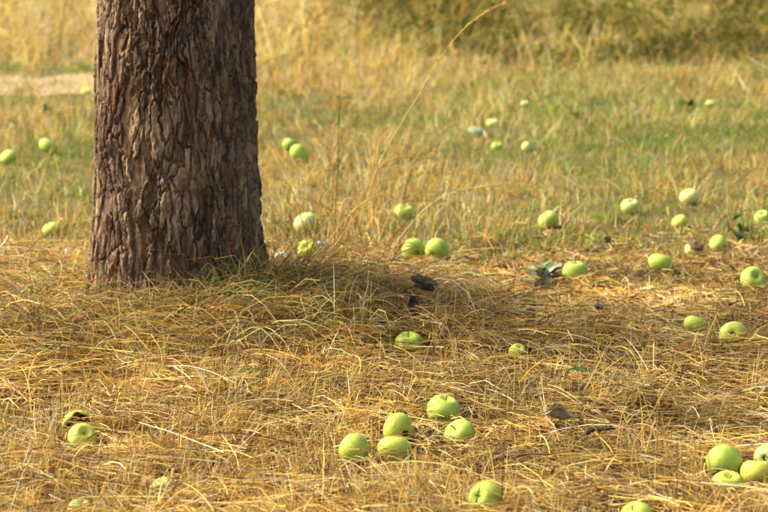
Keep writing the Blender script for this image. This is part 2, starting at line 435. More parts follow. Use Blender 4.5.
def plate_mesh(q, name):
    used, inv = np.unique(q, return_inverse=True); f = inv.reshape(-1, 4)
    v = pvf[used]
    ed = np.concatenate([f[:, [0, 1]], f[:, [1, 2]], f[:, [2, 3]], f[:, [3, 0]]])
    key = np.sort(ed, 1); _, first, cnt = np.unique(key[:, 0] * 100003 + key[:, 1], return_index=True, return_counts=True)
    be = ed[first[cnt == 1]]
    bv = np.unique(be); m = {int(x): len(v) + k for k, x in enumerate(bv)}
    ct = np.stack([trunk_c(v[bv, 2]), np.zeros(len(bv)), v[bv, 2]], -1)
    dirv = v[bv] - ct; rr = np.linalg.norm(dirv, axis=1, keepdims=True)
    low = ct + dirv * (rr - 0.013) / rr
    skirt = np.array([[x1, x0, m[int(x0)], m[int(x1)]] for x0, x1 in be])
    return np_mesh(name, np.concatenate([v, low]), np.concatenate([f, skirt]), smooth=False)
rest = []
for k, (sc_, s, n) in enumerate(vis):
    q = quads[s:s + n]
    if k < 290:
        q, small = largest(q)
        if len(small): rest.append(small)
        link("bark_plate", plate_mesh(q, "bark_plate"), M['bark'], trunk)
    else: rest.append(q)
if rest:
    o = link("small_bark_flakes", plate_mesh(np.concatenate(rest), "small_bark_flakes"), M['bark'], trunk)
    o["kind"] = "stuff"
# limbs and crown (above the frame, they shade the trunk from the sky)
def tube_mesh(name, pts, radii, ns=8, colr=None, close=True):
    v, q = [], []
    pts = [Vector(p) for p in pts]
    for k, p in enumerate(pts):
        t = (pts[min(k + 1, len(pts) - 1)] - pts[max(k - 1, 0)]).normalized()
        x = t.orthogonal().normalized() if k == 0 else (x - t * x.dot(t)).normalized()
        yv = t.cross(x)
        for s in range(ns):
            an = 2 * math.pi * s / ns
            v.append(p + (x * math.cos(an) + yv * math.sin(an)) * radii[k])
    for k in range(len(pts) - 1):
        for s in range(ns):
            q.append((k * ns + s, k * ns + (s + 1) % ns, (k + 1) * ns + (s + 1) % ns, (k + 1) * ns + s))
    tr = []
    if close:
        n0 = len(v); v += [pts[0], pts[-1]]; e = (len(pts) - 1) * ns
        for s in range(ns): tr += [(n0, (s + 1) % ns, s), (n0 + 1, e + s, e + (s + 1) % ns)]
    return np_mesh(name, [tuple(p) for p in v], q, tr, colr=None if colr is None else np.tile(np.array(colr), (len(v), 1)), smooth=True)
tips = []
for k, (az, lean, ln) in enumerate([(0.4, 0.55, 1.5), (2.2, 0.6, 1.4), (3.6, 0.5, 1.6), (5.2, 0.55, 1.5), (1.3, 0.1, 1.7)]):
    p = Vector((float(trunk_c(2.0)), 0, 1.95)); pts, rad = [p.copy()], [0.13]
    d = Vector((math.cos(az) * lean, math.sin(az) * lean, 1)).normalized()
    for s in range(8):
        d = (d + Vector((random.uniform(-.16, .16), random.uniform(-.16, .16), random.uniform(-.05, .12)))).normalized()
        p = p + d * (ln / 8 * 1.15); pts.append(p.copy()); rad.append(0.13 * (1 - (s + 1) / 9.5))
    link("limb", tube_mesh("limb", pts, rad, 10), M['bark'], tree); tips += [pts[-1], pts[-3], pts[5]]
N = 9000
tp = np.array([tuple(t) for t in tips]); cc = tp[rng.integers(0, len(tp), N)] + rng.normal(0, 0.36, (N, 3)) * np.array([1, 1, 0.8])
cc = cc[cc[:, 2] > 2.5]; N = len(cc)
ax1 = rng.normal(size=(N, 3)); ax1 /= np.linalg.norm(ax1, axis=1, keepdims=True)
ax2 = np.cross(ax1, rng.normal(size=(N, 3))); ax2 /= np.linalg.norm(ax2, axis=1, keepdims=True)
L_, W_ = 0.040, 0.022
lv = np.stack([cc - ax1 * L_, cc + ax2 * W_, cc + ax1 * L_, cc - ax2 * W_], 1).reshape(-1, 3)
lc = np.repeat(np.array([[0.06, 0.11, 0.025]]) * rng.uniform(0.7, 1.4, (N, 1)), 4, 0)
link("crown", np_mesh("crown", lv, np.arange(N * 4).reshape(-1, 4), colr=lc), M['leaf'], tree)

# ------------------------------------------------------------------ blades
STRAW = np.array([[0.12, 0.056, 0.018], [0.37, 0.215, 0.048], [0.59, 0.395, 0.085], [0.69, 0.51, 0.150], [0.79, 0.68, 0.37], [0.50, 0.275, 0.048]])
THATCH = np.array([[0.20, 0.085, 0.035], [0.42, 0.34, 0.21], [0.58, 0.39, 0.19], [0.42, 0.39, 0.12], [0.72, 0.60, 0.36], [0.30, 0.19, 0.08]])   # red-brown, grey, pinkish, greenish, beige
GREEN = np.array([[0.11, 0.165, 0.032], [0.17, 0.23, 0.045], [0.24, 0.285, 0.06], [0.33, 0.34, 0.09]])
def pick(pal, n, p=None, var=0.18):
    c = pal[rng.choice(len(pal), n, p=p)]
    if pal is STRAW: c = np.where((rng.random(n) < 0.20)[:, None], THATCH[rng.integers(0, len(THATCH), n)], c)
    return np.clip(c * rng.normal(1, var, (n, 1)).clip(0.5, 1.6) * rng.normal(1, 0.05, (n, 3)), 0.004, 0.85)
def blades(root, az, el, bend, ln, wd, nseg, colr, curl=0.0, taper=0.85, roll=None, floor=None, kink=0.0):
    n = len(root); T = nseg + 1
    s = np.arange(nseg) / max(nseg - 1, 1)
    elk = el[:, None] - bend[:, None] * s[None] ** 1.3
    azk = az[:, None] + curl[:, None] * s[None] if not np.isscalar(curl) else np.repeat(az[:, None], nseg, 1)
    if kink: azk = azk + rng.normal(0, kink, azk.shape); elk = elk + rng.normal(0, kink * 0.6, elk.shape)
    d = np.stack([np.cos(elk) * np.cos(azk), np.cos(elk) * np.sin(azk), np.sin(elk)], -1) * (ln / nseg)[:, None, None]
    P = np.concatenate([root[:, None, :], root[:, None, :] + np.cumsum(d, 1)], 1)
    if floor is not None:
        g = terrain(P[..., 0], P[..., 1]) + floor
        P[..., 2] = np.maximum(P[..., 2], g)
    dd = np.concatenate([d, d[:, -1:]], 1); dd = dd / np.linalg.norm(dd, axis=-1, keepdims=True)
    up = np.array([0, 0, 1.0]); sd = np.cross(dd, up + np.zeros_like(dd)); sd /= np.linalg.norm(sd, axis=-1, keepdims=True) + 1e-6
    nn = np.cross(sd, dd)
    if roll is None: roll = rng.uniform(0, math.pi, n)
    side = sd * np.cos(roll)[:, None, None] + nn * np.sin(roll)[:, None, None]
    w = (wd[:, None] * 0.5) * (1 - taper * (np.arange(T) / nseg)[None] ** 1.6)
    V = np.stack([P - side * w[..., None], P + side * w[..., None]], 2)          # n,T,2,3
    return V, np.repeat(colr, T * 2, 0).reshape(n, T, 2, 3), P
def keep_filter(P, keepfn):
    return keepfn(P)
class Lawn:
    def __init__(s): s.v, s.q, s.c, s.o = [], [], [], 0
    def add(s, V, C, keep=None):
        if keep is not None: V, C = V[keep], C[keep]
        n, T = V.shape[:2]
        if not n: return
        b = (np.arange(n) * T * 2)[:, None] + (np.arange(T - 1) * 2)[None]
        s.q.append((np.stack([b, b + 1, b + 3, b + 2], -1).reshape(-1, 4) + s.o).astype(np.int32))
        s.v.append(V.reshape(-1, 3).astype(np.float32)); s.c.append(C.reshape(-1, 3).astype(np.float32)); s.o += n * T * 2
    def build(s, name, mat, label, cat):
        o = link(name, np_mesh(name, np.concatenate(s.v), np.concatenate(s.q), colr=np.concatenate(s.c)), mat)
        return tag(o, label, cat, kind="stuff")
def field(n, y0, y1, k=0.168, m=0.75, x0=None, x1=None):
    """n random places in the wedge of orchard floor between two distances"""
    out = []
    need = n
    while need > 0:
        y = rng.uniform(y0, y1, need * 3); xm = k * y1 + m
        x = rng.uniform(-xm if x0 is None else x0, xm if x1 is None else x1, need * 3)
        g = np.abs(x) < k * y + m
        p = np.stack([x[g], y[g]], -1)[:need]; out.append(p); need -= len(p)
    p = np.concatenate(out)
    return p[:, 0], p[:, 1]
def R3(x, y, z): return np.stack([x, y, z], -1)

# ------------------------------------------------------------------ apples: places first, so that the straw can part round them
# px, py, width px, sit (1 = on the litter, 0.3 = sunk), material, calyx/stem pointing (px-right, toward camera, up), end, label
A = [
 (8, 158, 19, .9, 'apple', (-.5, .3, .8), 's', "green apple at the left picture edge, blurred in short grass"),
 (48, 147, 20, .95, 'apple', (.6, -.3, .7), 's', "blurred pale green apple in short grass a little left of the trunk"),
 (51, 230, 19, .9, 'apple', (-.3, .3, .9), 's', "small green apple just left of the trunk in knee-low yellow grass"),
 (289.5, 145, 16, .9, 'apple', (.2, -.3, .9), 's', "smaller rear apple of the far touching pair right of the trunk"),
 (299.5, 153.5, 20, .9, 'apple', (.7, .4, .5), 'c', "larger front apple of the far touching pair right of the trunk"),
 (306, 224, 26, .85, 'apple_p', (-.3, .2, .9), 's', "pale apple with dull underside right of the trunk, above its twin"),
 (309, 256, 25, .8, 'apple_b', (-.4, .7, .5), 'c', "scarred green apple beside white and bluish scraps right of the trunk"),
 (404.5, 212, 20, .95, 'apple', (.2, .2, .95), 's', "green apple behind the tuft of dry brown stalks"),
 (413.5, 251, 25, .95, 'apple', (.35, .85, -.1), 'c', "left apple of the side-by-side pair, its dark calyx turned forward"),
 (437, 250, 24, .95, 'apple', (-.3, .6, -.35), 'c', "right apple of the side-by-side pair behind the hay pile"),
 (409, 333, 32, .75, 'apple_b', (-.1, .25, .95), 's', "dull green apple nestled in the hay pile below the dark bark chunk"),
 (548.5, 220, 20, .9, 'apple', (-.4, .2, .85), 's', "bright green apple alone above the broad-leaved weed"),
 (630.5, 207, 21, .8, 'apple_p', (.1, .3, .9), 's', "pale green apple half hidden in straw, upper right meadow"),
 (689, 197.5, 19, .95, 'apple_p', (-.2, .3, .9), 's', "highest of the pale apples grouped at the right"),
 (680, 222, 16, .6, 'apple_y', (-.5, .3, .7), 's', "small yellow-green apple mostly covered by grass at the right"),
 (763, 218, 17, .9, 'apple', (-.2, .5, .8), 's', "pale green apple cut by the right picture edge, in the far grass"),
 (718, 244, 19, .95, 'apple', (-.6, .3, .7), 's', "green apple leaning beside a dark leaf at the right"),
 (694, 250, 20, .9, 'apple_p', (.3, .3, .9), 'r', "half rotten apple with a dark brown top"),
 (661, 264, 26, .95, 'apple', (.3, -.2, .9), 's', "rounded bright green apple in short grass left of the half rotten one"),
 (753, 280, 26, .95, 'apple', (.25, .75, .6), 'g', "green apple with a crease down its face near the right edge"),
 (575, 272, 27, .62, 'apple', (.1, .1, .95), 's', "flat-looking sunken green apple beside the broad-leaved weed"),
 (695, 325, 24, .85, 'apple', (.3, -.2, .9), 's', "green apple with pale top, left of the one showing its dark eye"),
 (733.5, 335, 28, .8, 'apple_y', (-.22, .93, .3), 'c', "squat yellow-green apple showing its dark calyx eye to the camera"),
 (517, 351.5, 19, .55, 'apple_y', (.3, .5, .8), 's', "small lime yellow apple lying buried in flattened straw"),
 (354.5, 450, 34, .95, 'apple', (.85, .45, -.3), 'c', "leftmost apple of the near cluster, a notch on its right side"),
 (398, 430, 35, 1.0, 'apple_b', (.62, .75, -.15), 'c', "near apple with a dark hollow eye, resting behind another"),
 (394.5, 450, 35, .8, 'apple', (.1, -.4, .9), 's', "front apple of the near cluster, covering the one with the hollow eye"),
 (443.5, 410.5, 36, .95, 'apple', (.2, .1, .95), 's', "smooth green apple at the top of the near cluster"),
 (459, 434, 31, .7, 'apple', (-.5, .5, .75), 'g', "creased green apple sunk in straw at the right of the near cluster"),
 (485.5, 498, 36, .7, 'apple', (-.6, .7, .4), 'g', "dented green apple alone at the bottom of the picture"),
 (724.5, 464.5, 38, 1.0, 'apple', (-.4, .75, -.55), 'c', "large smooth round green apple of the lower right group"),
 (728, 487, 34, .30, 'apple_y', (.1, .3, .9), 's', "flat yellow-green apple buried in straw below the large round one"),
 (756, 473, 33, .85, 'apple_y', (.1, -.2, .95), 's', "yellow-green apple between the large round one and the picture edge"),
 (767, 458, 28, .95, 'apple_p', (-.35, .9, .2), 'c', "pale apple with a dark dot cut by the right picture edge"),
 (637, 509, 36, .62, 'apple', (-.4, .3, .8), 's', "green apple cut by the bottom picture edge, covered by straw"),
 (82, 438, 30, .75, 'apple_y', (.3, .5, .6), 's', "yellow-green apple in a dark hollow of the hay, lower left"),
 (163, 488, 27, .10, 'apple_p', (-.2, .2, .9), 's', "pale straw-coloured apple buried under stalks in the lower left hay"),
 (80, 511, 27, .15, 'apple_p', (.2, .2, .9), 's', "pale apple at the bottom edge, buried in the lower left hay"),
 (528, 148, 14, .8, 'apple_p', (.6, .3, .6), 's', "tiny pale far apple right of the teal scrap"),
 (493, 123.5, 13, .8, 'apple_p', (.1, .3, .9), 's', "tiny cream far apple just above the teal scrap"),
 (525, 104, 9, .8, 'apple_p', (.1, .3, .9), 's', "tiniest cream far apple in front of the tall dry grass"),
 (497, 147.5, 13, .45, 'apple', (.1, .3, .9), 's', "tiny lime green far apple sunk in grass below the teal scrap"),
 (710, 104, 10, .8, 'apple_p', (.1, .3, .9), 's', "tiny pale far apple at the upper right before the weeds"),
 (86, 92, 10, .8, 'apple_y', (.1, .3, .9), 's', "tiny yellowish far apple against the left edge of the trunk"),
]
apples = []          # centre, radius
for px, py, w, sit, *_ in A:
    r = 0.037
    for _i in range(3):
        p = ground(px, py, lift=r * sit * 0.74)
        r = 0.5 * w / px_per_m(p)
    apples.append((p.x, p.y, float(terrain(p.x, p.y)) + r * sit * 0.74, r, sit))
AP = np.array(apples)
hol = ground(77, 430, 0.015); HOL = (hol.x, hol.y, hol.z + 0.008, 0.036, 0.9)
spots = [(542, 281, .04, .03), (425, 299, .036, .045), (413, 311, .02, .02), (562, 424, .018, .045), (580, 386, .035, .035), (281, 261, .028, .022), (322, 251, .02, .012), (476, 135, .04, .02), (600, 444, .010, .035), (528, 313, .02, .01), (598, 309, .014, .01)]
xt = []
for px, py, r_, l_ in spots:
    p = ground(px, py, l_); xt.append((p.x, p.y, p.z, r_, 0.9))
clear = np.concatenate([AP, xt])
def free(P, front=0.75, margin=1.0, prob=0.16):
    """blades that neither pass through an apple nor stand up right before one"""
    ok = np.ones(len(P), bool)
    for x, y, z, r, sit in clear:
        near = np.where((np.abs(P[:, 0, 0] - x) < 0.75) & (np.abs(P[:, 0, 1] - y) < 1.1))[0]
        if not len(near): continue
        Q = P[near]
        d = np.sqrt((Q[..., 0] - x) ** 2 + (Q[..., 1] - y) ** 2 + (Q[..., 2] - z) ** 2)
        bad = (d < r * margin).any(1)
        fr = (np.abs(Q[..., 0] - x * Q[..., 1] / y) < r * 0.95) & (Q[..., 1] < y) & (Q[..., 1] > y - front)
        # height at which the sight line to the lower third of the apple passes
        lim = (z - r * (0.25 if sit > 0.5 else -0.3)) + (CAMH - z) * (y - Q[..., 1]) / y
        bad2 = (fr & (Q[..., 2] > lim)).any(1) & (rng.random(len(Q)) > (prob if sit > 0.2 else 0.75))
        ok[near[bad | bad2]] = False
    dt = np.hypot(P[..., 0] - TX - 0.0, P[..., 1] - TY)
    ok &= ~((dt < 0.21).any(1))
    return ok

# --- masks
def hay_mask(x, y):           # 1 = flattened hay, 0 = short mixed grass
    e = 7.55 + 0.35 * (fbm(x * 1.1, y * 1.1, 31) - 0.5) + 0.12 * np.clip(x, 0, 1.2)
    return 1 - sstep(e - 0.12, e + 0.35, y)
def green_mask(x, y):
    g = fbm(x * 0.75, y * 0.45, 41, 4)
    return sstep(0.40, 0.62, g)

def mown(x, y):               # 1 = closely mown light stubble on the right behind the hay
    n = 0.9 * (fbm(x * 1.6, y * 1.6, 33) - 0.5)
    return sstep(6.35, 6.85, y + n) * sstep(0.0, 0.35, x + n)
# 1 flattened hay, near: decayed bits below, long straws over them, leaning ends on top
lawn = Lawn()
HAYP = [.20, .23, .24, .17, .05, .11]
def hay_tone(x, y): return (0.42 + 1.35 * fbm(x * 2.6, y * 2.6, 53)) * (0.45 + 1.15 * fbm(x * 12, y * 12, 54, 2))
def lying(n, y0, y1, lmin, lmax, wmin, wmax, nseg, zmax, p, kink=0.02, dirmix=0.5, elsd=0.16, elmean=0.07, short=0.03):
    x, y = field(n, y0, y1)
    g = rng.random(n) < (hay_mask(x, y) + 0.03) * (1 - (1 - short) * mown(x, y))
    x, y = x[g], y[g]; k = len(x)
    flow = (fbm(x * 1.5, y * 1.5, 51) - 0.5) * 9.0
    az = np.where(rng.random(k) < dirmix, flow + rng.normal(0, 0.45, k), rng.uniform(0, 2 * math.pi, k)) + np.where(rng.random(k) < .5, 0, math.pi)
    ln = rng.uniform(lmin, lmax, k) * rng.uniform(0.6, 1.0, k)
    thick = sstep(0.25, 0.75, fbm(x * 4.0, y * 4.0, 52))
    z = terrain(x, y) + 0.002 + zmax * (0.25 + 1.1 * thick) * rng.random(k) ** 1.4
    el = rng.normal(elmean, elsd, k); bend = el * 1.3 + rng.normal(0, 0.12, k)
    c = pick(STRAW, k, p, 0.34) * hay_tone(x, y)[:, None]
    V, C, P = blades(R3(x, y, z), az, el, bend, ln, rng.uniform(wmin, wmax, k), nseg, c, curl=rng.normal(0, 0.13, k), taper=0.45, floor=0.002, kink=kink)
    lawn.add(V, C, free(P))
lying(42000, 4.2, 8.2, 0.03, 0.10, 0.0015, 0.0045, 2, 0.014, [.60, .20, .06, .02, .01, .11], kink=0.12, short=0.8)
mow = lambda x, y: mown(x, y)
x, y = field(70000, 5.9, 8.3); g = rng.random(70000) < mown(x, y) * (hay_mask(x, y) * 0.9 + 0.1); x, y = x[g], y[g]; k = len(x)
V, C, P = blades(R3(x, y, terrain(x, y) + 0.002 + 0.012 * rng.random(k) ** 2), rng.uniform(0, 6.28, k), rng.normal(0.12, 0.2, k), rng.normal(0.1, 0.2, k), rng.uniform(0.02, 0.07, k), rng.uniform(0.0018, 0.0042, k), 2, pick(STRAW, k, [.16, .22, .24, .20, .08, .10]) * hay_tone(x, y)[:, None], taper=0.4, floor=0.002)
lawn.add(V, C, free(P))
lying(58000, 4.2, 8.1, 0.05, 0.16, 0.0011, 0.0031, 3, 0.052, HAYP, elsd=0.28, elmean=0.12, dirmix=0.4)
lying(11000, 4.2, 8.1, 0.13, 0.30, 0.0012, 0.0027, 4, 0.045, HAYP, dirmix=0.6)
lying(1900, 4.2, 8.0, 0.25, 0.50, 0.0014, 0.0028, 6, 0.055, [.06, .20, .30, .26, .09, .09])
def tufts(lw, nt, per, y0, y1, dens, spread, hmin, hmax, wmin, wmax, nseg, lean, pcol, green=None, m=0.75, k=0.168, splay=0.8, kink=0.05, bend=(0.3, 0.35), tone_s=61, greens=GREEN, taper=0.75, tone=None, sink=0.004, sq=1.0):
    """grass in tufts: every tuft has its own height, lean and colour"""
    X, Y = field(nt, y0, y1, k=k, m=m)
    g = rng.random(nt) < dens(X, Y); X, Y = X[g], Y[g]; nt = len(X)
    cnt = np.maximum(2, rng.poisson(per, nt)); T = np.repeat(np.arange(nt), cnt); n = len(T)
    H = rng.uniform(0.55, 1.15, nt) * (0.5 + fbm(X * 1.2, Y * 1.2, tone_s))
    LAZ = (fbm(X * 0.8, Y * 0.8, tone_s + 2) - 0.5) * 9 + rng.normal(0, 0.7, nt)
    TON = rng.normal(1, 0.16, nt).clip(0.55, 1.5)
    a = rng.uniform(0, 2 * math.pi, n); rr = np.abs(rng.normal(0, spread, n))
    x = X[T] + rr * np.cos(a); y = Y[T] + rr * np.sin(a) * sq
    # blades splay outward from the tuft and lean together
    vx = splay * np.cos(a) + 0.8 * np.cos(LAZ[T]) + rng.normal(0, .5, n); vy = splay * np.sin(a) + 0.8 * np.sin(LAZ[T]) + rng.normal(0, .5, n)
    az = np.arctan2(vy, vx)
    el = np.clip(math.pi / 2 - np.abs(rng.normal(0, lean, n)) * (0.6 + 0.8 * rng.random(nt))[T], 0.05, math.pi / 2)
    bd = np.abs(rng.normal(*bend, n))
    ln = rng.uniform(hmin, hmax, n) * H[T]
    c = pick(STRAW, n, pcol, 0.16)
    if green is not None:
        gp = np.clip(green(X, Y) + rng.normal(0, 0.16, nt), 0.02, 0.97); isg = rng.random(n) < gp[T]
        c = np.where(isg[:, None], pick(greens, n, None, 0.15), c); ln = np.where(isg, ln * 0.85, ln)
    c = np.clip(c * TON[T][:, None], 0.01, 0.85)
    if tone is not None: c = c * tone(x, y)[:, None]
    V, C, P = blades(R3(x, y, terrain(x, y) - sink), az, el, bd, ln, rng.uniform(wmin, wmax, n), nseg, c, curl=rng.normal(0, .3, n), taper=taper, kink=kink)
    lw.add(V, C, free(P))
# heaped hay around the foot of the tree
k = 14000
ang = rng.uniform(0, 2 * math.pi, k); rad = 0.23 + np.abs(rng.normal(0, 0.22, k))
x = TX + 0.08 + rad * np.cos(ang) * 1.45; y = TY - 0.05 + rad * np.sin(ang)
az = ang + math.pi / 2 + rng.normal(0, 0.7, k) + np.where(rng.random(k) < .5, 0, math.pi)
z = terrain(x, y) + 0.004 + 0.055 * rng.random(k) ** 1.5 * sstep(0.18, 0.40, rad)
el = rng.normal(0.26, 0.32, k)
gsh = rng.random(k) < 0.12
c = np.where(gsh[:, None], pick(GREEN, k) * 0.75, pick(STRAW, k, [.22, .28, .20, .11, .05, .14]) * 0.85)  # straw and green toned down, painting in the shade inside the heap
V, C, P = blades(R3(x, y, z), az, el, el * 2.0 + rng.normal(0, .15, k), rng.uniform(0.08, 0.36, k), rng.uniform(0.0014, 0.0034, k), 5, c, curl=rng.normal(0, 0.5, k), taper=0.5, floor=0.003, kink=0.03)
lawn.add(V, C, free(P))
k = 8500
ang = rng.uniform(math.pi * 0.85, math.pi * 2.25, k); rad = 0.225 + np.abs(rng.normal(0, 0.13, k))
x = TX + float(trunk_c(0.0)) + rad * np.cos(ang) * (1.02 + 1.0 * np.clip(rad - 0.24, 0, 1)); y = TY + rad * np.sin(ang)
gsh = rng.random(k) < 0.25
c = np.where(gsh[:, None], pick(GREEN, k) * 0.8, pick(STRAW, k, [.18, .24, .22, .16, .08, .12]))
hgt = rng.uniform(0.05, 0.17, k) * (0.35 + 1.4 * fbm(ang * 3, ang * 0, 57)) * np.exp(-np.clip(rad - 0.25, 0, 1) * 1.2) * np.where(ang < 1.42 * math.pi, 0.6, 1.0)
V, C, P = blades(R3(x, y, terrain(x, y) - 0.003), ang + rng.normal(0, 1.5, k), np.clip(rng.normal(0.75, 0.38, k), 0.1, 1.5), np.abs(rng.normal(1.1, 0.6, k)), hgt * 1.7, rng.uniform(0.0012, 0.0030, k), 4, c, curl=rng.normal(0, .6, k), taper=0.7, kink=0.06, floor=0.003)
lawn.add(V, C, ~((np.hypot(P[..., 0] - TX, P[..., 1] - TY) < 0.19).any(1)) & (free(P) | (np.hypot(P[:, 0, 0] - TX, P[:, 0, 1] - TY) < 0.24)))
lawn.build("hay_litter", M['straw'], "golden flattened hay and broken straw covering the near ground", "hay")

# 2 leaning and standing dry stubble in the near hay, thickest in the left foreground
lawn = Lawn()
lean_d = lambda x, y: hay_mask(x, y) * np.clip(0.30 + 0.85 * sstep(0.1, -0.5, x - 0.06 * (y - 5)) + 0.5 * sstep(5.4, 4.7, y), 0, 1) * sstep(0.28, 0.5, fbm(x * 3.0, y * 3.0, 66)) * (1 - 0.92 * mown(x, y))
tufts(lawn, 5200, 11, 4.2, 7.8, lean_d, 0.035, 0.05, 0.15, 0.0014, 0.0032, 3, 0.62, [.10, .18, .26, .24, .12, .10], bend=(0.15, 0.25), tone_s=68, kink=0.04)
rim = lambda x, y: hay_mask(x, y) * 0.55 * (1 - mown(x, y))
tufts(lawn, 3900, 7, 4.2, 8.0, rim, 0.02, 0.025, 0.08, 0.0016, 0.0034, 2, 0.8, [.14, .22, .26, .18, .08, .12], bend=(0.1, 0.2), tone_s=70)
tufts(lawn, 4000, 6, 5.9, 8.4, lambda x, y: mown(x, y) * np.clip(hay_mask(x, y) + .2, 0, 1), 0.022, 0.018, 0.055, 0.0018, 0.0036, 2, 0.6, [.10, .20, .26, .24, .10, .10], bend=(0.1, 0.2), tone_s=74, green=lambda x, y: 0.08 + 0.35 * sstep(.45, .65, fbm(x * 1.5, y * 1.5, 45)))
lawn.build("dry_stubble", M['straw'], "thin leaning golden stalks standing in the near hay", "dry grass")

# 3 short mixed meadow, middle distance
lawn = Lawn()
mid = lambda x, y: np.clip(1.02 - hay_mask(x, y), 0.06, 1)
gpatch = lambda x, y: sstep(0.30, 0.54, fbm(x * 0.9 + 3, y * 0.55, 41, 3))
gm1 = lambda x, y: 0.36 + 0.56 * gpatch(x, y) - 0.18 * sstep(11.8, 14.2, y)
opening = lambda x, y: 1 - 0.62 * sstep(-0.7, -1.3, x) * sstep(12.3, 12.9, y) * sstep(14.9, 14.4, y)
bare = lambda x, y: opening(x, y) * mid(x, y) * (0.8 + 0.2 * sstep(0.34, 0.5, fbm(x * 1.7, y * 1.1, 43, 3)))
tufts(lawn, 13000, 10, 7.2, 14.8, bare, 0.05, 0.022, 0.075, 0.0024, 0.0056, 2, 0.75, [.16, .24, .24, .16, .06, .14], green=gm1, m=0.9, tone_s=72, splay=1.2)
pale = lambda x, y: opening(x, y) * np.clip(1 - hay_mask(x, y), 0.03, 1) * sstep(0.40, 0.62, fbm(x * 2.0, y * 1.2, 77))
tufts(lawn, 4200, 5, 7.4, 15.2, pale, 0.035, 0.06, 0.17, 0.0020, 0.0042, 3, 0.55, [.03, .12, .26, .36, .18, .05], m=0.9, tone_s=75)
lush = lambda x, y: np.clip(1 - hay_mask(x, y), 0, 1) * sstep(0.44, 0.6, fbm(x * 0.9 + 3, y * 0.55, 41, 3))
tufts(lawn, 1800, 12, 7.6, 14.6, lush, 0.05, 0.04, 0.09, 0.004, 0.008, 2, 0.8, [.2] + [.16] * 5, green=lambda x, y: 0.92 + 0 * x, m=0.9, tone_s=78, greens=np.array([[0.13, 0.22, 0.03], [0.19, 0.29, 0.04], [0.25, 0.33, 0.05]]))
tufts(lawn, 520, 6, 4.5, 7.9, lambda x, y: sstep(0.48, 0.62, fbm(x * 1.8 + 7, y * 1.8, 47)) * (1 - 0.5 * sstep(0.2, -0.3, x)), 0.025, 0.025, 0.065, 0.003, 0.006, 3, 0.7, [.2] + [.16] * 5, green=lambda x, y: 0.95 + 0 * x, tone_s=79, greens=np.array([[0.07, 0.14, 0.022], [0.12, 0.20, 0.03], [0.20, 0.26, 0.05]]))
lawn.build("meadow_grass", M['grass'], "short green and straw-yellow meadow grass behind the tree", "grass")

# 4 tall dry grass at the back
lawn = Lawn()
weedy = lambda x, y: sstep(0.36, 0.50, fbm(x * 0.62 + 1.7, y * 0.42, 91, 3)) * sstep(-0.9, 0.8, x) * sstep(14.4, 17.0, y + 2.2 * (fbm(x * 1.3, y, 95) - .5))
path = lambda x, y: 1 - 0.7 * np.exp(-((y - 13.7 - 0.05 * x) / 0.65) ** 2) * sstep(-0.4, -1.1, x)
far1 = lambda x, y: opening(x, y) * path(x, y) * sstep(12.6, 15.2, y + 1.6 * (fbm(x * .8, y * .8, 81) - .5)) * (1 - 0.55 * weedy(x, y)) * (1 - 0.6 * sstep(-0.2, 0.8, x) * sstep(17.0, 15.0, y))
gm2 = lambda x, y: 0.06 + 0.45 * sstep(0.42, 0.6, fbm(x * 0.9, y * 0.5, 83)) * sstep(-1.5, 0.8, x)
tufts(lawn, 4300, 11, 12.8, 25, far1, 0.08, 0.08, 0.26, 0.0040, 0.0085, 3, 0.95, [.08, .13, .28, .30, .14, .07], green=gm2, m=0.9, k=0.175, kink=0.08, tone_s=82)
lodged = lambda x, y: sstep(14.8, 16, y) * sstep(1.4, -0.6, x) * sstep(.35, .55, fbm(x * .9, y * .9, 85))
tufts(lawn, 1200, 12, 14.6, 24, lodged, 0.06, 0.30, 0.60, 0.004, 0.008, 5, 1.25, [.02, .08, .30, .38, .18, .04], m=0.9, k=0.175, kink=0.10, tone_s=86, splay=0.3, bend=(0.9, 0.4))
tufts(lawn, 700, 10, 25, 60, lambda x, y: 1 + 0 * x, 0.2, 0.3, 0.6, 0.012, 0.025, 2, 0.5, [.08, .22, .30, .24, .04, .12], m=2.0, k=0.2, green=gm2)
lawn.build("tall_dry_grass", M['grass'], "tall golden seeding grass at the back of the orchard", "tall grass")

# 5 dark weeds mass at the upper right back
n = 90000
y = rng.uniform(14.5, 22.5, n); x = rng.uniform(-2.0, 5.4, n)
g = rng.random(n) < weedy(x, y); x, y = x[g], y[g]; n = len(x)
clump = fbm(x * 2.2, y * 2.2, 92)
z = terrain(x, y) + rng.random(n) ** 0.8 * (0.05 + 0.75 * sstep(.3, .75, clump)) * 0.7 * sstep(14.3, 18.2, y) + 0.01
tn = 0.3 + 1.3 * fbm(x * 1.6, y * 1.6, 93)
c = pick(np.array([[0.050, 0.068, 0.010], [0.095, 0.115, 0.015], [0.17, 0.175, 0.028], [0.22, 0.16, 0.035], [0.42, 0.30, 0.08]]), n, [.20, .24, .20, .14, .22]) * tn[:, None]
V, C, P = blades(R3(x, y, z), rng.uniform(0, 6.28, n), rng.normal(0.7, 0.45, n), rng.normal(0.8, 0.4, n), rng.uniform(0.06, 0.20, n), rng.uniform(0.006, 0.018, n), 3, c, taper=0.9, curl=rng.normal(0, .3, n))
lawn = Lawn(); lawn.add(V, C)
lawn.build("undergrowth", M['leaf'], "dark green weedy undergrowth along the upper right background", "undergrowth")

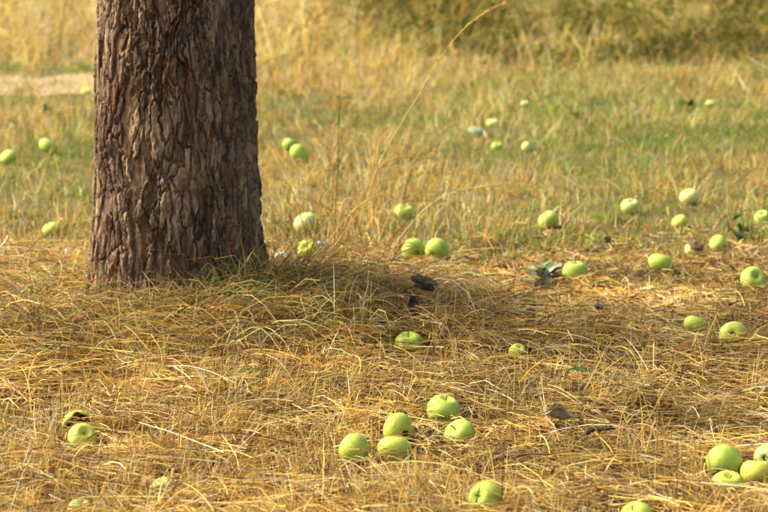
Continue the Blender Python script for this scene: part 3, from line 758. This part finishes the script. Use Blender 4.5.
# ------------------------------------------------------------------ apples
def apple_mesh(name, seed, crease=0.0, squash=0.86):
    rr = random.Random(seed); nu, nv = 36, 22
    ph = [rr.uniform(0, 6.28) for _ in range(4)]; v, q = [], []
    for i in range(nv + 1):
        t = i / nv * math.pi
        for j in range(nu):
            a = 2 * math.pi * j / nu
            s = math.sin(t); z = math.cos(t)
            r = s ** 0.93
            up = max(0, z)
            r *= 1 + 0.035 * z + 0.022 * math.cos(5 * a + ph[0]) * (0.35 + 0.65 * max(0, -z)) + 0.03 * math.cos(2 * a + ph[1]) + 0.02 * math.cos(a + ph[2])
            zz = z * squash * (1 + 0.025 * math.cos(a + ph[3]))
            zz -= 0.30 * math.exp(-(t / 0.30) ** 2)                        # stem cavity
            zz += 0.20 * math.exp(-((math.pi - t) / 0.27) ** 2)            # calyx basin
            if crease:
                w = math.exp(-((a - math.pi) / 0.16) ** 2) * s
                r *= 1 - crease * w; 
            v.append((r * math.cos(a), r * math.sin(a), zz))
    for i in range(nv):
        for j in range(nu):
            q.append((i * nu + j, (i + 1) * nu + j, (i + 1) * nu + (j + 1) % nu, i * nu + (j + 1) % nu))
    return np_mesh(name, v, q, smooth=True)
apple_meshes = {}
def get_apple(seed, kind, matkey):
    key = (seed, kind, matkey)
    if key not in apple_meshes:
        me = apple_mesh("apple_skin", seed, 0.10 if kind == 'g' else 0.0, 0.80 + 0.03 * (seed % 4))
        me.materials.append(M[matkey]); apple_meshes[key] = me
    return apple_meshes[key]
stem_me = tube_mesh("stem", [(0, 0, 0.50), (0.01, 0, 0.66), (0.05, 0.02, 0.82), (0.12, 0.03, 0.97)], [0.045, 0.032, 0.030, 0.050], 7)
stem_me.materials.append(M['stem'])
def calyx_mesh():
    v, q = [], []
    z0 = -0.665
    ring = [(0.0, z0 + 0.06), (0.06, z0 + 0.035), (0.13, z0 + 0.0), (0.19, z0 - 0.05), (0.17, z0 + 0.05)]
    nu = 15
    for k, (r, z) in enumerate(ring):
        for j in range(nu):
            a = 2 * math.pi * j / nu; f = 1 + (0.28 * math.cos(5 * a) if k >= 2 else 0)
            v.append((r * f * math.cos(a), r * f * math.sin(a), z - (0.03 if k == 3 and j % 3 == 0 else 0)))
    for k in range(len(ring) - 1):
        for j in range(nu): q.append((k * nu + j, k * nu + (j + 1) % nu, (k + 1) * nu + (j + 1) % nu, (k + 1) * nu + j))
    return np_mesh("calyx", v, q, smooth=False)
calyx_me = calyx_mesh(); calyx_me.materials.append(M['calyx'])
def rot_mesh():          # wrinkled brown cap over one shoulder
    v, q, nu, nv = [], [], 24, 8
    for i in range(nv + 1):
        t = i / nv * 1.15
        for j in range(nu):
            a = 2 * math.pi * j / nu
            tt = t * (1 + 0.22 * math.sin(3 * a + 1) + 0.12 * math.sin(7 * a)) if i == nv else t
            s, z = math.sin(tt), math.cos(tt)
            k = 1.025 + 0.02 * math.sin(9 * a + 14 * t) - (0.07 if i == nv else 0)
            v.append((s ** 0.93 * k * math.cos(a) * 1.08, s ** 0.93 * k * math.sin(a) * 1.08, z * 0.90 * k - 0.26 * math.exp(-(tt / 0.34) ** 2)))
    for i in range(nv):
        for j in range(nu): q.append((i * nu + j, (i + 1) * nu + j, (i + 1) * nu + (j + 1) % nu, i * nu + (j + 1) % nu))
    return np_mesh("rotten_patch", v, q, smooth=True)
rot_me = rot_mesh(); rot_me.materials.append(M['rot'])
for k, ((px, py, w, sit, mk, point, end, label), (x, y, z, r, _s)) in enumerate(zip(A, apples)):
    root = empty("apple", (x, y, z - r * 0.86))
    tag(root, label, "apple", "fallen apples on the orchard floor")
    d = Vector((point[0], -point[1], point[2])).normalized()
    axis_ = -d if end == 'c' else d                       # local +Z is the stem end
    q = axis_.to_track_quat('Z', 'Y')
    spin = random.uniform(0, 6.28)
    if end == 'g':
        best = max((i * 0.1 for i in range(63)), key=lambda s: (q @ Matrix.Rotation(s, 3, 'Z').to_quaternion() @ Vector((-1, 0, 0))).dot(Vector((0.1, -1, 0.35))))
        spin = best
    q = q @ Matrix.Rotation(spin, 3, 'Z').to_quaternion()
    hw = r * random.uniform(0.97, 1.0)
    sx, sy, sz = random.uniform(0.93, 1.05), random.uniform(0.93, 1.05), random.uniform(0.92, 1.08)
    parts = [("skin", get_apple(k % 7, end if end == 'g' else '', mk))]
    if py > 190:
        parts += [("calyx", calyx_me)]
        if end != 'r': parts += [("stem", stem_me)]
    if end == 'r': parts += [("rotten_patch", rot_me)]
    for nm, me in parts:
        o = link(nm, me, None, root)
        o.location = (0, 0, r * 0.86); o.rotation_mode = 'QUATERNION'; o.rotation_quaternion = q
        o.scale = (hw * sx, hw * sy, hw * sz)
        if nm == "stem": o.scale = (hw, hw, hw * random.uniform(0.85, 1.05))
# hollowed apple shell lying behind the lower left apple
def shell():
    v, q, nu, nv = [], [], 30, 10
    for lay, k in ((0, 1.0), (1, 0.90)):
        for i in range(nv + 1):
            for j in range(nu):
                a = 2 * math.pi * j / nu; t = i / nv * (1.62 + 0.26 * math.sin(3 * a) + 0.14 * math.sin(7 * a + 1))
                v.append((math.sin(t) * math.cos(a) * k, math.sin(t) * math.sin(a) * k, math.cos(t) * 0.88 * k - 0.22 * math.exp(-(t / .3) ** 2)))
    n1 = (nv + 1) * nu
    fo, fi = [], []
    for i in range(nv):
        for j in range(nu):
            f = (i * nu + j, (i + 1) * nu + j, (i + 1) * nu + (j + 1) % nu, i * nu + (j + 1) % nu)
            fo.append(f); fi.append(tuple(n1 + a for a in reversed(f)))
    for j in range(nu): fo.append((nv * nu + j, n1 + nv * nu + j, n1 + nv * nu + (j + 1) % nu, nv * nu + (j + 1) % nu))
    return v, fo, fi
v, fo, fi = shell()
hr = empty("hollow_apple", (HOL[0], HOL[1], HOL[2] - 0.03))
tag(hr, "hollowed out apple shell with dark brown inside, lower left hay", "apple", "fallen apples on the orchard floor")
q = Vector((-0.35, 0.75, 0.45)).to_track_quat('Z', 'Y')
for nm, fs, mk in (("skin", fo, 'apple_y'), ("rotten_flesh", fi, 'apple_hollow')):
    o = link(nm, np_mesh(nm, v, fs, smooth=True), M[mk], hr)
    o.location = (0, 0, 0.034); o.rotation_mode = 'QUATERNION'; o.rotation_quaternion = q; o.scale = (0.036, 0.036, 0.033)

# ------------------------------------------------------------------ single stalks and tufts
def curve_pts(pts, n=24):
    P = [Vector(p) for p in pts]; out = []
    P = [P[0] * 2 - P[1]] + P + [P[-1] * 2 - P[-2]]
    m = len(P) - 3
    for i in range(n + 1):
        t = i / n * m; k = min(int(t), m - 1); f = t - k
        a, b, c, d = P[k:k + 4]
        out.append(0.5 * ((2 * b) + (c - a) * f + (2 * a - 5 * b + 4 * c - d) * f * f + (3 * b - a - 3 * c + d) * f ** 3))
    return out
def ribbon_mesh(name, pts, widths, facing, colr):
    v, q = [], []
    n = len(pts)
    for k, p in enumerate(pts):
        t = (pts[min(k + 1, n - 1)] - pts[max(k - 1, 0)]).normalized()
        s = t.cross(facing); s = s.normalized() if s.length > 1e-5 else Vector((1, 0, 0))
        nn = s.cross(t)
        w = widths[k] / 2
        v += [p - s * w + nn * w * 0.35, p - nn * 0.0, p + s * w + nn * w * 0.35]
    for k in range(n - 1):
        q += [(3 * k, 3 * k + 1, 3 * k + 4, 3 * k + 3), (3 * k + 1, 3 * k + 2, 3 * k + 5, 3 * k + 4)]
    return np_mesh(name, [tuple(p) for p in v], q, colr=np.tile(np.array(colr), (len(v), 1)), smooth=True)
def stalk(name, label, cat, pix, root_px, depth_shift, r0, r1, colr, seed_from=None, leaf=None, group=None, seedcol=None):
    """a single stem drawn through photo points in the upright plane of its root"""
    g = ground(*root_px); Y = g.y
    pts = [Vector((g.x, g.y, g.z - 0.005))] + [at_depth(px, py, Y + depth_shift * i / len(pix)) for i, (px, py) in enumerate(pix)]
    pts = curve_pts(pts, 30)
    root = empty(name, (g.x, g.y, g.z)); tag(root, label, cat, group)
    loc = [p - Vector((g.x, g.y, g.z)) for p in pts]
    link("stem", tube_mesh("stem", loc, [r0 + (r1 - r0) * i / 30 for i in range(31)], 6, colr), M['straw'], root)
    if seed_from is not None:
        L = Lawn(); i0 = int(30 * seed_from); rt, azs, els = [], [], []
        for i in range(i0, 31):
            for _ in range(5):
                f = random.random(); b = loc[min(i + 1, 30)]
                p = loc[i].lerp(b, f); rt.append(tuple(p))
                t = (loc[min(i + 1, 30)] - loc[max(i - 1, 0)]).normalized()
                dv = (t + Vector((random.gauss(0, .22), random.gauss(0, .22), random.gauss(0, .22)))).normalized()
                azs.append(math.atan2(dv.y, dv.x)); els.append(math.asin(max(-1, min(1, dv.z))))
        nn = len(rt)
        V, C, P = blades(np.array(rt), np.array(azs), np.array(els), np.zeros(nn), rng.uniform(0.010, 0.022, nn), rng.uniform(0.003, 0.006, nn), 2, pick(np.array([seedcol or (0.6, 0.40, 0.10)]), nn), taper=0.9)
        L.add(V, C)
        link("seed_head", np_mesh("seed_head", np.concatenate(L.v), np.concatenate(L.q), colr=np.concatenate(L.c)), M['straw'], root)
    for lf in (leaf or []):
        lp = [at_depth(px, py, Y) - Vector((g.x, g.y, g.z)) for px, py in lf[0]]
        lp = curve_pts(lp, 14)
        link("leaf_blade", ribbon_mesh("leaf_blade", lp, [lf[1] * (1 - (i / 14) ** 2 * 0.9) for i in range(15)], Vector((0.3, -1, 0.2)), lf[2]), M['grass'], root)
    return root
GOLD, PALE, OLIVE, BROWN = (0.60, 0.40, 0.10), (0.72, 0.58, 0.30), (0.20, 0.22, 0.05), (0.34, 0.18, 0.06)
stalk("grass_stalk", "tallest golden grass stalk with drooping seed head, arching right", "grass stalk",
      [(362, 215), (381, 160), (402, 122), (416, 100), (432, 72), (452, 42), (474, 20), (501, 4)], (347, 276), 0, 0.0020, 0.0016, (0.70, 0.54, 0.18), seed_from=0.50, seedcol=(0.68, 0.46, 0.10))
stalk("grass_stalk", "thin upright olive grass stem with a folded blade at its tip", "grass stalk",
      [(335, 215), (338, 160), (339, 120), (341, 100)], (333, 277), 0, 0.0017, 0.0011, OLIVE,
      leaf=[([(338, 125), (339, 108), (342, 99), (353, 96)], 0.008, (0.24, 0.25, 0.06)), ([(338, 168), (344, 150), (346, 130)], 0.005, (0.30, 0.28, 0.08))])
stalk("grass_stalk", "dark bent grass stalk hooking over to the right above the apple pair", "grass stalk",
      [(402, 215), (409, 176), (418, 157), (430, 151), (452, 151), (482, 149)], (398, 270), 0, 0.0017, 0.0010, (0.26, 0.19, 0.06))
stalk("grass_stalk", "pale dry stalk leaning against the lower left of the trunk", "grass stalk",
      [(93, 285), (90, 268), (83, 252), (73, 241)], (97, 322), 0, 0.0015, 0.0009, PALE)
stalk("grass_stalk", "pale curved green-white blade lying across hay in the right middle", "grass stalk",
      [(600, 356), (610, 368), (622, 378)], (589, 346), 0, 0.0018, 0.0012, (0.52, 0.54, 0.32))
stalk("grass_stalk", "long straw leaning right out of the near right hay", "grass stalk",
      [(633, 450), (646, 424), (664, 392), (681, 365)], (632, 498), 0, 0.0013, 0.0008, GOLD)
stalk("grass_stalk", "short straw crossing the long leaning one in the near right hay", "grass stalk",
      [(646, 452), (652, 430), (656, 418)], (641, 478), 0, 0.0012, 0.0008, PALE)
stalk("grass_stalk", "upright broken golden straw in the lower left hay", "grass stalk",
      [(179, 440), (182, 418), (184, 410)], (180, 470), 0, 0.0020, 0.0016, GOLD)
stalk("grass_stalk", "thin straw standing before the near cluster of apples", "grass stalk",
      [(409, 470), (408, 450)], (409, 508), 0, 0.0011, 0.0007, PALE)
stalk("grass_stalk", "curved stalk sticking out of the hay right of the trunk foot", "grass stalk",
      [(300, 283), (330, 268), (352, 270)], (282, 318), 0, 0.0013, 0.0008, GOLD)
# tuft of dry brown stalks before the apple pair
g0 = ground(372, 278)
tuft = empty("grass_tuft", tuple(g0)); tag(tuft, "tuft of dry orange-brown grass stalks in the middle, left of the apple pair", "grass tuft")
for k in range(22):
    bx = random.uniform(-0.20, 0.07); by = random.uniform(-0.05, 0.12)
    h = random.uniform(0.16, 0.46); le = random.gauss(0.18, 0.35) * h; lb = random.gauss(0, 0.15) * h
    gz = float(terrain(g0.x + bx, g0.y + by)) - g0.z
    pts = curve_pts([(bx, by, gz - 0.004), (bx + le * .25, by + lb * .3, gz + h * .45), (bx + le * .7, by + lb * .7, gz + h * .85), (bx + le * (1.3 + random.random() * .6), by + lb, gz + h * random.uniform(0.85, 1.05))], 12)
    cb = random.choice([GOLD, PALE, (0.50, 0.30, 0.09), (0.58, 0.40, 0.12), (0.58, 0.40, 0.12)])
    o = link("stalk", tube_mesh("stalk", pts, [0.0022 - 0.0009 * i / 12 for i in range(13)], 5, cb), M['straw'], tuft)
for k in range(8):
    bx = random.uniform(-0.15, 0.06); h = random.uniform(0.10, 0.22); sgn = random.choice([-1, 1])
    pts = curve_pts([(bx, 0.02, 0.0), (bx + sgn * .02, 0.01, h * .6), (bx + sgn * .06, 0, h), (bx + sgn * .11, -0.01, h * .82)], 12)
    link("leaf_blade", ribbon_mesh("leaf_blade", pts, [0.006 * (1 - (i / 12) ** 2 * .9) for i in range(13)], Vector((0.2, -1, 0.3)), random.choice([BROWN, (0.30, 0.22, 0.06), (0.42, 0.20, 0.06)])), M['grass'], tuft)
# green tuft at the trunk foot
def green_tuft(px, py, n, spread, hmin, hmax, label, wid=0.006, cols=((0.10, 0.16, 0.03), (0.16, 0.22, 0.04), (0.24, 0.26, 0.06), (0.34, 0.27, 0.09)), droop=1.0, group=None):
    g = ground(px, py) if px > 0 else Vector((TX - px, TY - py, float(terrain(TX - px, TY - py)))); t = empty("grass_tuft", tuple(g)); tag(t, label, "grass tuft", group)
    for k in range(n):
        bx, by = random.gauss(0, spread), random.gauss(0, spread * 0.4)
        a = random.uniform(0, 6.28); h = random.uniform(hmin, hmax); rch = h * random.uniform(0.4, 1.2) * droop
        gz = float(terrain(g.x + bx, g.y + by)) - g.z
        dx, dy = math.cos(a) * rch, -abs(math.sin(a)) * rch * 0.7
        pts = curve_pts([(bx, by, gz - 0.004), (bx + dx * .2, by + dy * .2, gz + h * .6), (bx + dx * .6, by + dy * .6, gz + h * .9), (bx + dx * 1.1, by + dy * 1.1, gz + h * random.uniform(.35, .8))], 10)
        link("leaf_blade", ribbon_mesh("leaf_blade", pts, [wid * random.uniform(.6, 1) * (1 - (i / 10) ** 2 * .92) for i in range(11)], Vector((random.uniform(-.5, .5), -1, 0.5)), random.choice(cols)), M['grass'], t)
    return t
green_tuft(-0.13, 0.25, 64, 0.11, 0.06, 0.17, "green grass tuft drooping from the foot of the trunk", 0.0045)
green_tuft(-0.001, 0.27, 16, 0.05, 0.06, 0.13, "small green tuft at the front left of the trunk foot", 0.004)
green_tuft(-0.30, 0.20, 22, 0.05, 0.04, 0.10, "dark green tuft at the right corner of the trunk foot", 0.004)
green_tuft(575, 405, 12, 0.03, 0.02, 0.05, "tiny green tuft between the dark leaf and the curled dead leaf", 0.004)
green_tuft(505, 392, 16, 0.07, 0.02, 0.045, "low green sprouts in hay right of the near apple cluster", 0.004)

# ------------------------------------------------------------------ broad leaves, weeds, scraps
def leaf_mesh(name, ln, wd, curl=0.4, cup=0.3, wavy=0.0, nu=10, nv=6, seed=0):
    rr = random.Random(seed); v, q = [], []; p1 = rr.uniform(0, 6)
    for i in range(nu + 1):
        t = i / nu; w = wd * (math.sin(math.pi * min(1, t * 0.96 + 0.02)) ** 0.75) * (1 - 0.25 * t)
        for j in range(nv + 1):
            s = j / nv * 2 - 1
            ang = curl * t
            x = ln * (math.sin(ang) / ang * t if ang > 1e-4 else t)
            z = ln * (-(1 - math.cos(ang)) / max(curl, 1e-4)) if curl > 1e-4 else 0
            v.append((x, s * w / 2 * (1 - 0.3 * cup * abs(s)), z + cup * w * 0.5 * s * s + wavy * w * math.sin(9 * t + 3 * s + p1)))
    for i in range(nu):
        for j in range(nv): q.append((i * (nv + 1) + j, (i + 1) * (nv + 1) + j, (i + 1) * (nv + 1) + j + 1, i * (nv + 1) + j + 1))
    n = len(v); th = wd * 0.012                                           # two-sided sheet with thickness
    v2 = [(a, b, c - th) for a, b, c in v]
    q2 = [tuple(n + k for k in reversed(f)) for f in q]
    return np_mesh(name, v + v2, q + q2, smooth=True)
def weed(px, py, label, leaves, mats, ln=(0.06, 0.11), wd=(0.025, 0.045), el=(0.2, 1.1), scale=1.0):
    g = ground(px, py); t = empty("weed_plant", tuple(g)); tag(t, label, "weed")
    link("stem", tube_mesh("stem", [(0, 0, -0.01), (0.004, 0, 0.02), (0.002, 0.004, 0.05 * scale)], [0.004, 0.003, 0.0015], 6), M['weedleaf'], t)
    for k in range(leaves):
        l, w = random.uniform(*ln) * scale, random.uniform(*wd) * scale
        o = link("leaf", leaf_mesh("leaf", l, w, random.uniform(0.3, 1.0), random.uniform(0.1, 0.5), 0.08, seed=k), M[random.choice(mats)], t)
        o.location = (random.uniform(-.006, .006), random.uniform(-.006, .006), 0.006 + 0.04 * scale * k / leaves)
        o.rotation_euler = (random.uniform(-.4, .4), -random.uniform(*el), 2.4 * k + random.uniform(-.4, .4))
    return t
w = weed(542, 287, "broad-leaved grey-green weed with one pale upturned leaf", 18, ['greyleaf', 'greyleaf', 'weedleaf', 'greyleaf'], (0.05, 0.095), (0.022, 0.036), (0.15, 0.9))
w.location.z += 0.006
o = link("pale_leaf", leaf_mesh("pale_leaf", 0.075, 0.030, 0.5, 0.5, 0.1, seed=5), M['whiteleaf'], w)
o["label"] = "pale whitish underside of an upturned leaf"
o.location = (0.0, -0.02, 0.025); o.rotation_euler = (0.5, -0.85, -0.35)
for px, py, lb, n_, s_ in [(575, 122, "dark green low weed in far grass above the broad-leaved weed", 16, 0.75),
                       (687, 112, "dark weed in far grass at the upper right", 16, 0.75),
                       (505, 112, "small upright dark weed near the tiny cream apples", 8, 0.6),
                       (737, 112, "low green weed in the far grass near the right edge", 16, 0.7),
                       (738, 242, "dark leafy weed behind the leaning apple at the right", 9, 0.8),
                       (487, 326, "tiny green leafy sprout at the hay pile's right rim", 5, 0.4),
                       (525, 306, "small bright green sprout below the broad-leaved weed", 6, 0.5),
                       (16, 132, "weed with pale leaves at the left edge above the blurred apple", 9, 0.7),
                       (150 - 105, 115, "low green weed in far grass left of the trunk", 8, 0.7)]:
    weed(px, py, lb, n_, ['weedleaf', 'weedleaf', 'greenleaf'] if n_ != 9 else ['greenleaf', 'greyleaf', 'weedleaf'], scale=s_)
def single_leaf(px, py, name, label, mat, ln, wd, rot, curl, cup, wavy, lift=0.03):
    g = ground(px, py, lift); o = link(name, leaf_mesh(name, ln, wd, curl, cup, wavy, 14, 8, seed=3), M[mat])
    o.location = (g.x, g.y, g.z + lift); o.rotation_euler = rot
    return tag(o, label, "leaf")
single_leaf(541, 428, "dead_leaf", "curled grey-green dead leaf lying on the near hay", 'deadleaf', 0.105, 0.034, (0.25, -0.05, 0.25), 0.5, 1.0, 0.35, 0.030)
single_leaf(568, 386, "fallen_leaf", "flat dark green leaf lying on hay above the curled dead leaf", 'greenleaf', 0.062, 0.030, (0.15, 0.0, 0.05), 0.2, 0.2, 0.05, 0.04)
single_leaf(732, 228, "fallen_leaf", "dark upright leaf beside the leaning apple at the right", 'greenleaf', 0.07, 0.035, (0.4, -0.9, -0.6), 0.4, 0.5, 0.1, 0.02)
n = 170                                                     # crumbs of leaf and bark caught in the hay
x, y = field(n, 4.3, 7.6, m=0.6)
for ax, ay, az_, ar, _s in apples:
    hit = np.hypot(x - ax, y - ay) < ar + 0.02; x = np.where(hit, x + 0.13, x); y = np.where(hit, y + 0.02, y)
a0 = rng.uniform(0, 6.28, n); ll = rng.uniform(0.006, 0.016, n); ww = ll * rng.uniform(0.35, 0.7, n)
z = terrain(x, y) + rng.uniform(0.022, 0.045, n); lv, lq, lc_ = [], [], []
for i in range(n):
    ca, sa = math.cos(a0[i]), math.sin(a0[i]); tl = rng.normal(0, .5); cb = [(0.10, 0.055, 0.022), (0.20, 0.12, 0.045), (0.07, 0.10, 0.03), (0.05, 0.032, 0.02)][i % 4]
    for j in range(4):
        t_ = j / 3 * 2 - 1; w_ = ww[i] * (1 - 0.85 * t_ * t_)
        for s_ in (-1, 0, 1):
            lx, ly = t_ * ll[i], s_ * w_
            lv.append((x[i] + ca * lx - sa * ly, y[i] + sa * lx + ca * ly, z[i] + tl * lx + 0.35 * abs(ly) + 0.25 * ll[i] * t_ * t_)); lc_.append(cb)
    b0 = i * 12
    for j in range(3):
        for s_ in range(2): lq.append((b0 + j * 3 + s_, b0 + j * 3 + s_ + 1, b0 + j * 3 + s_ + 4, b0 + j * 3 + s_ + 3))
tag(link("leaf_litter", np_mesh("leaf_litter", lv, lq, colr=np.array(lc_), smooth=True), M['leaf']), "scattered brown and green leaf crumbs caught in the near hay", "leaf litter", kind="stuff")
def chunk(name, px, py, label, cat, mat, size, seed, lift=0.0, rot=(0, 0, 0), sub=3, rough=0.25):
    g = ground(px, py, lift); bm = bmesh.new(); bmesh.ops.create_icosphere(bm, subdivisions=sub, radius=1.0)
    rr = random.Random(seed); o1 = Vector((rr.uniform(0, 9), rr.uniform(0, 9), rr.uniform(0, 9)))
    from mathutils import noise as mn
    for v in bm.verts:
        n = v.co.normalized()
        k = 1 + rough * mn.noise(n * 1.4 + o1) * 1.6 + rough * 0.6 * mn.noise(n * 4 + o1)
        c = Vector([math.copysign(abs(a) ** 0.7, a) for a in n]) * k
        v.co = Vector((c.x * size[0], c.y * size[1], c.z * size[2]))
    me = bpy.data.meshes.new(name); bm.to_mesh(me); bm.free()
    o = link(name, me, M[mat]); o.location = (g.x, g.y, g.z + lift); o.rotation_euler = rot
    return tag(o, label, cat)
chunk("bark_chunk", 425, 299, "dark broken bark chunk on the rim of the hay pile", "bark", 'darkbark', (0.034, 0.020, 0.013), 4, 0.046, (0.2, 0.28, -0.1), 3, 0.35)
chunk("bark_chunk", 413, 313, "dark upright wood piece behind the nestled apple", "bark", 'darkbark', (0.014, 0.012, 0.030), 8, 0.02, (0.1, 0.1, 0), 3, 0.3)
chunk("bark_chunk", 528, 314, "small dark bark bit on bare ground below the weed", "bark", 'darkbark', (0.020, 0.012, 0.008), 5, 0.008, (0, -.3, .3), 2, 0.35)
chunk("bark_chunk", 598, 310, "small black bark bit alone on the right middle ground", "bark", 'darkbark', (0.012, 0.010, 0.010), 6, 0.008, (0, 0, .3), 2, 0.35)
chunk("bark_chunk", 607, 243, "tiny dark clod in the grass below the pale half hidden apple", "bark", 'darkbark', (0.012, 0.010, 0.010), 9, 0.012, (0, 0, .3), 2, 0.35)
chunk("white_scrap", 281, 262, "small white scrap lying right beside the trunk", "scrap", 'white', (0.020, 0.012, 0.009), 11, 0.022, (0, 0, .2), 2, 0.3)
chunk("blue_scrap", 323, 250, "bluish grey scrap behind the scarred apple", "scrap", 'bluegrey', (0.024, 0.014, 0.012), 12, 0.015, (0, .2, .4), 2, 0.35)
chunk("teal_scrap", 476, 135, "pale teal scrap lying in the far grass", "scrap", 'teal', (0.036, 0.028, 0.030), 13, 0.008, (0, 0, .2), 3, 0.25)
def twig(px0, py0, px1, py1, label, r=0.004, lift=0.03):
    a, b = ground(px0, py0, lift), ground(px1, py1, lift)
    a.z += lift; b.z += lift
    m = (a + b) / 2; d = b - a
    pts = curve_pts([a - m, (d * -0.2) + Vector((0, 0.004, 0.005)), (d * 0.2) + Vector((0, -0.005, 0.003)), b - m], 12)
    o = link("twig", tube_mesh("twig", pts, [r * (1 - 0.45 * i / 12) * (1 + 0.12 * math.sin(i * 2.1)) for i in range(13)], 7), M['twig'])
    o.location = m; return tag(o, label, "twig")
twig(586, 447, 612, 442, "short dark stick lying below the curled dead leaf", 0.0055)
twig(508, 271, 520, 283, "dark twig poking from the left side of the broad-leaved weed", 0.004)
twig(512, 472, 560, 468, "long thin dark twig half sunk in the near hay", 0.003)
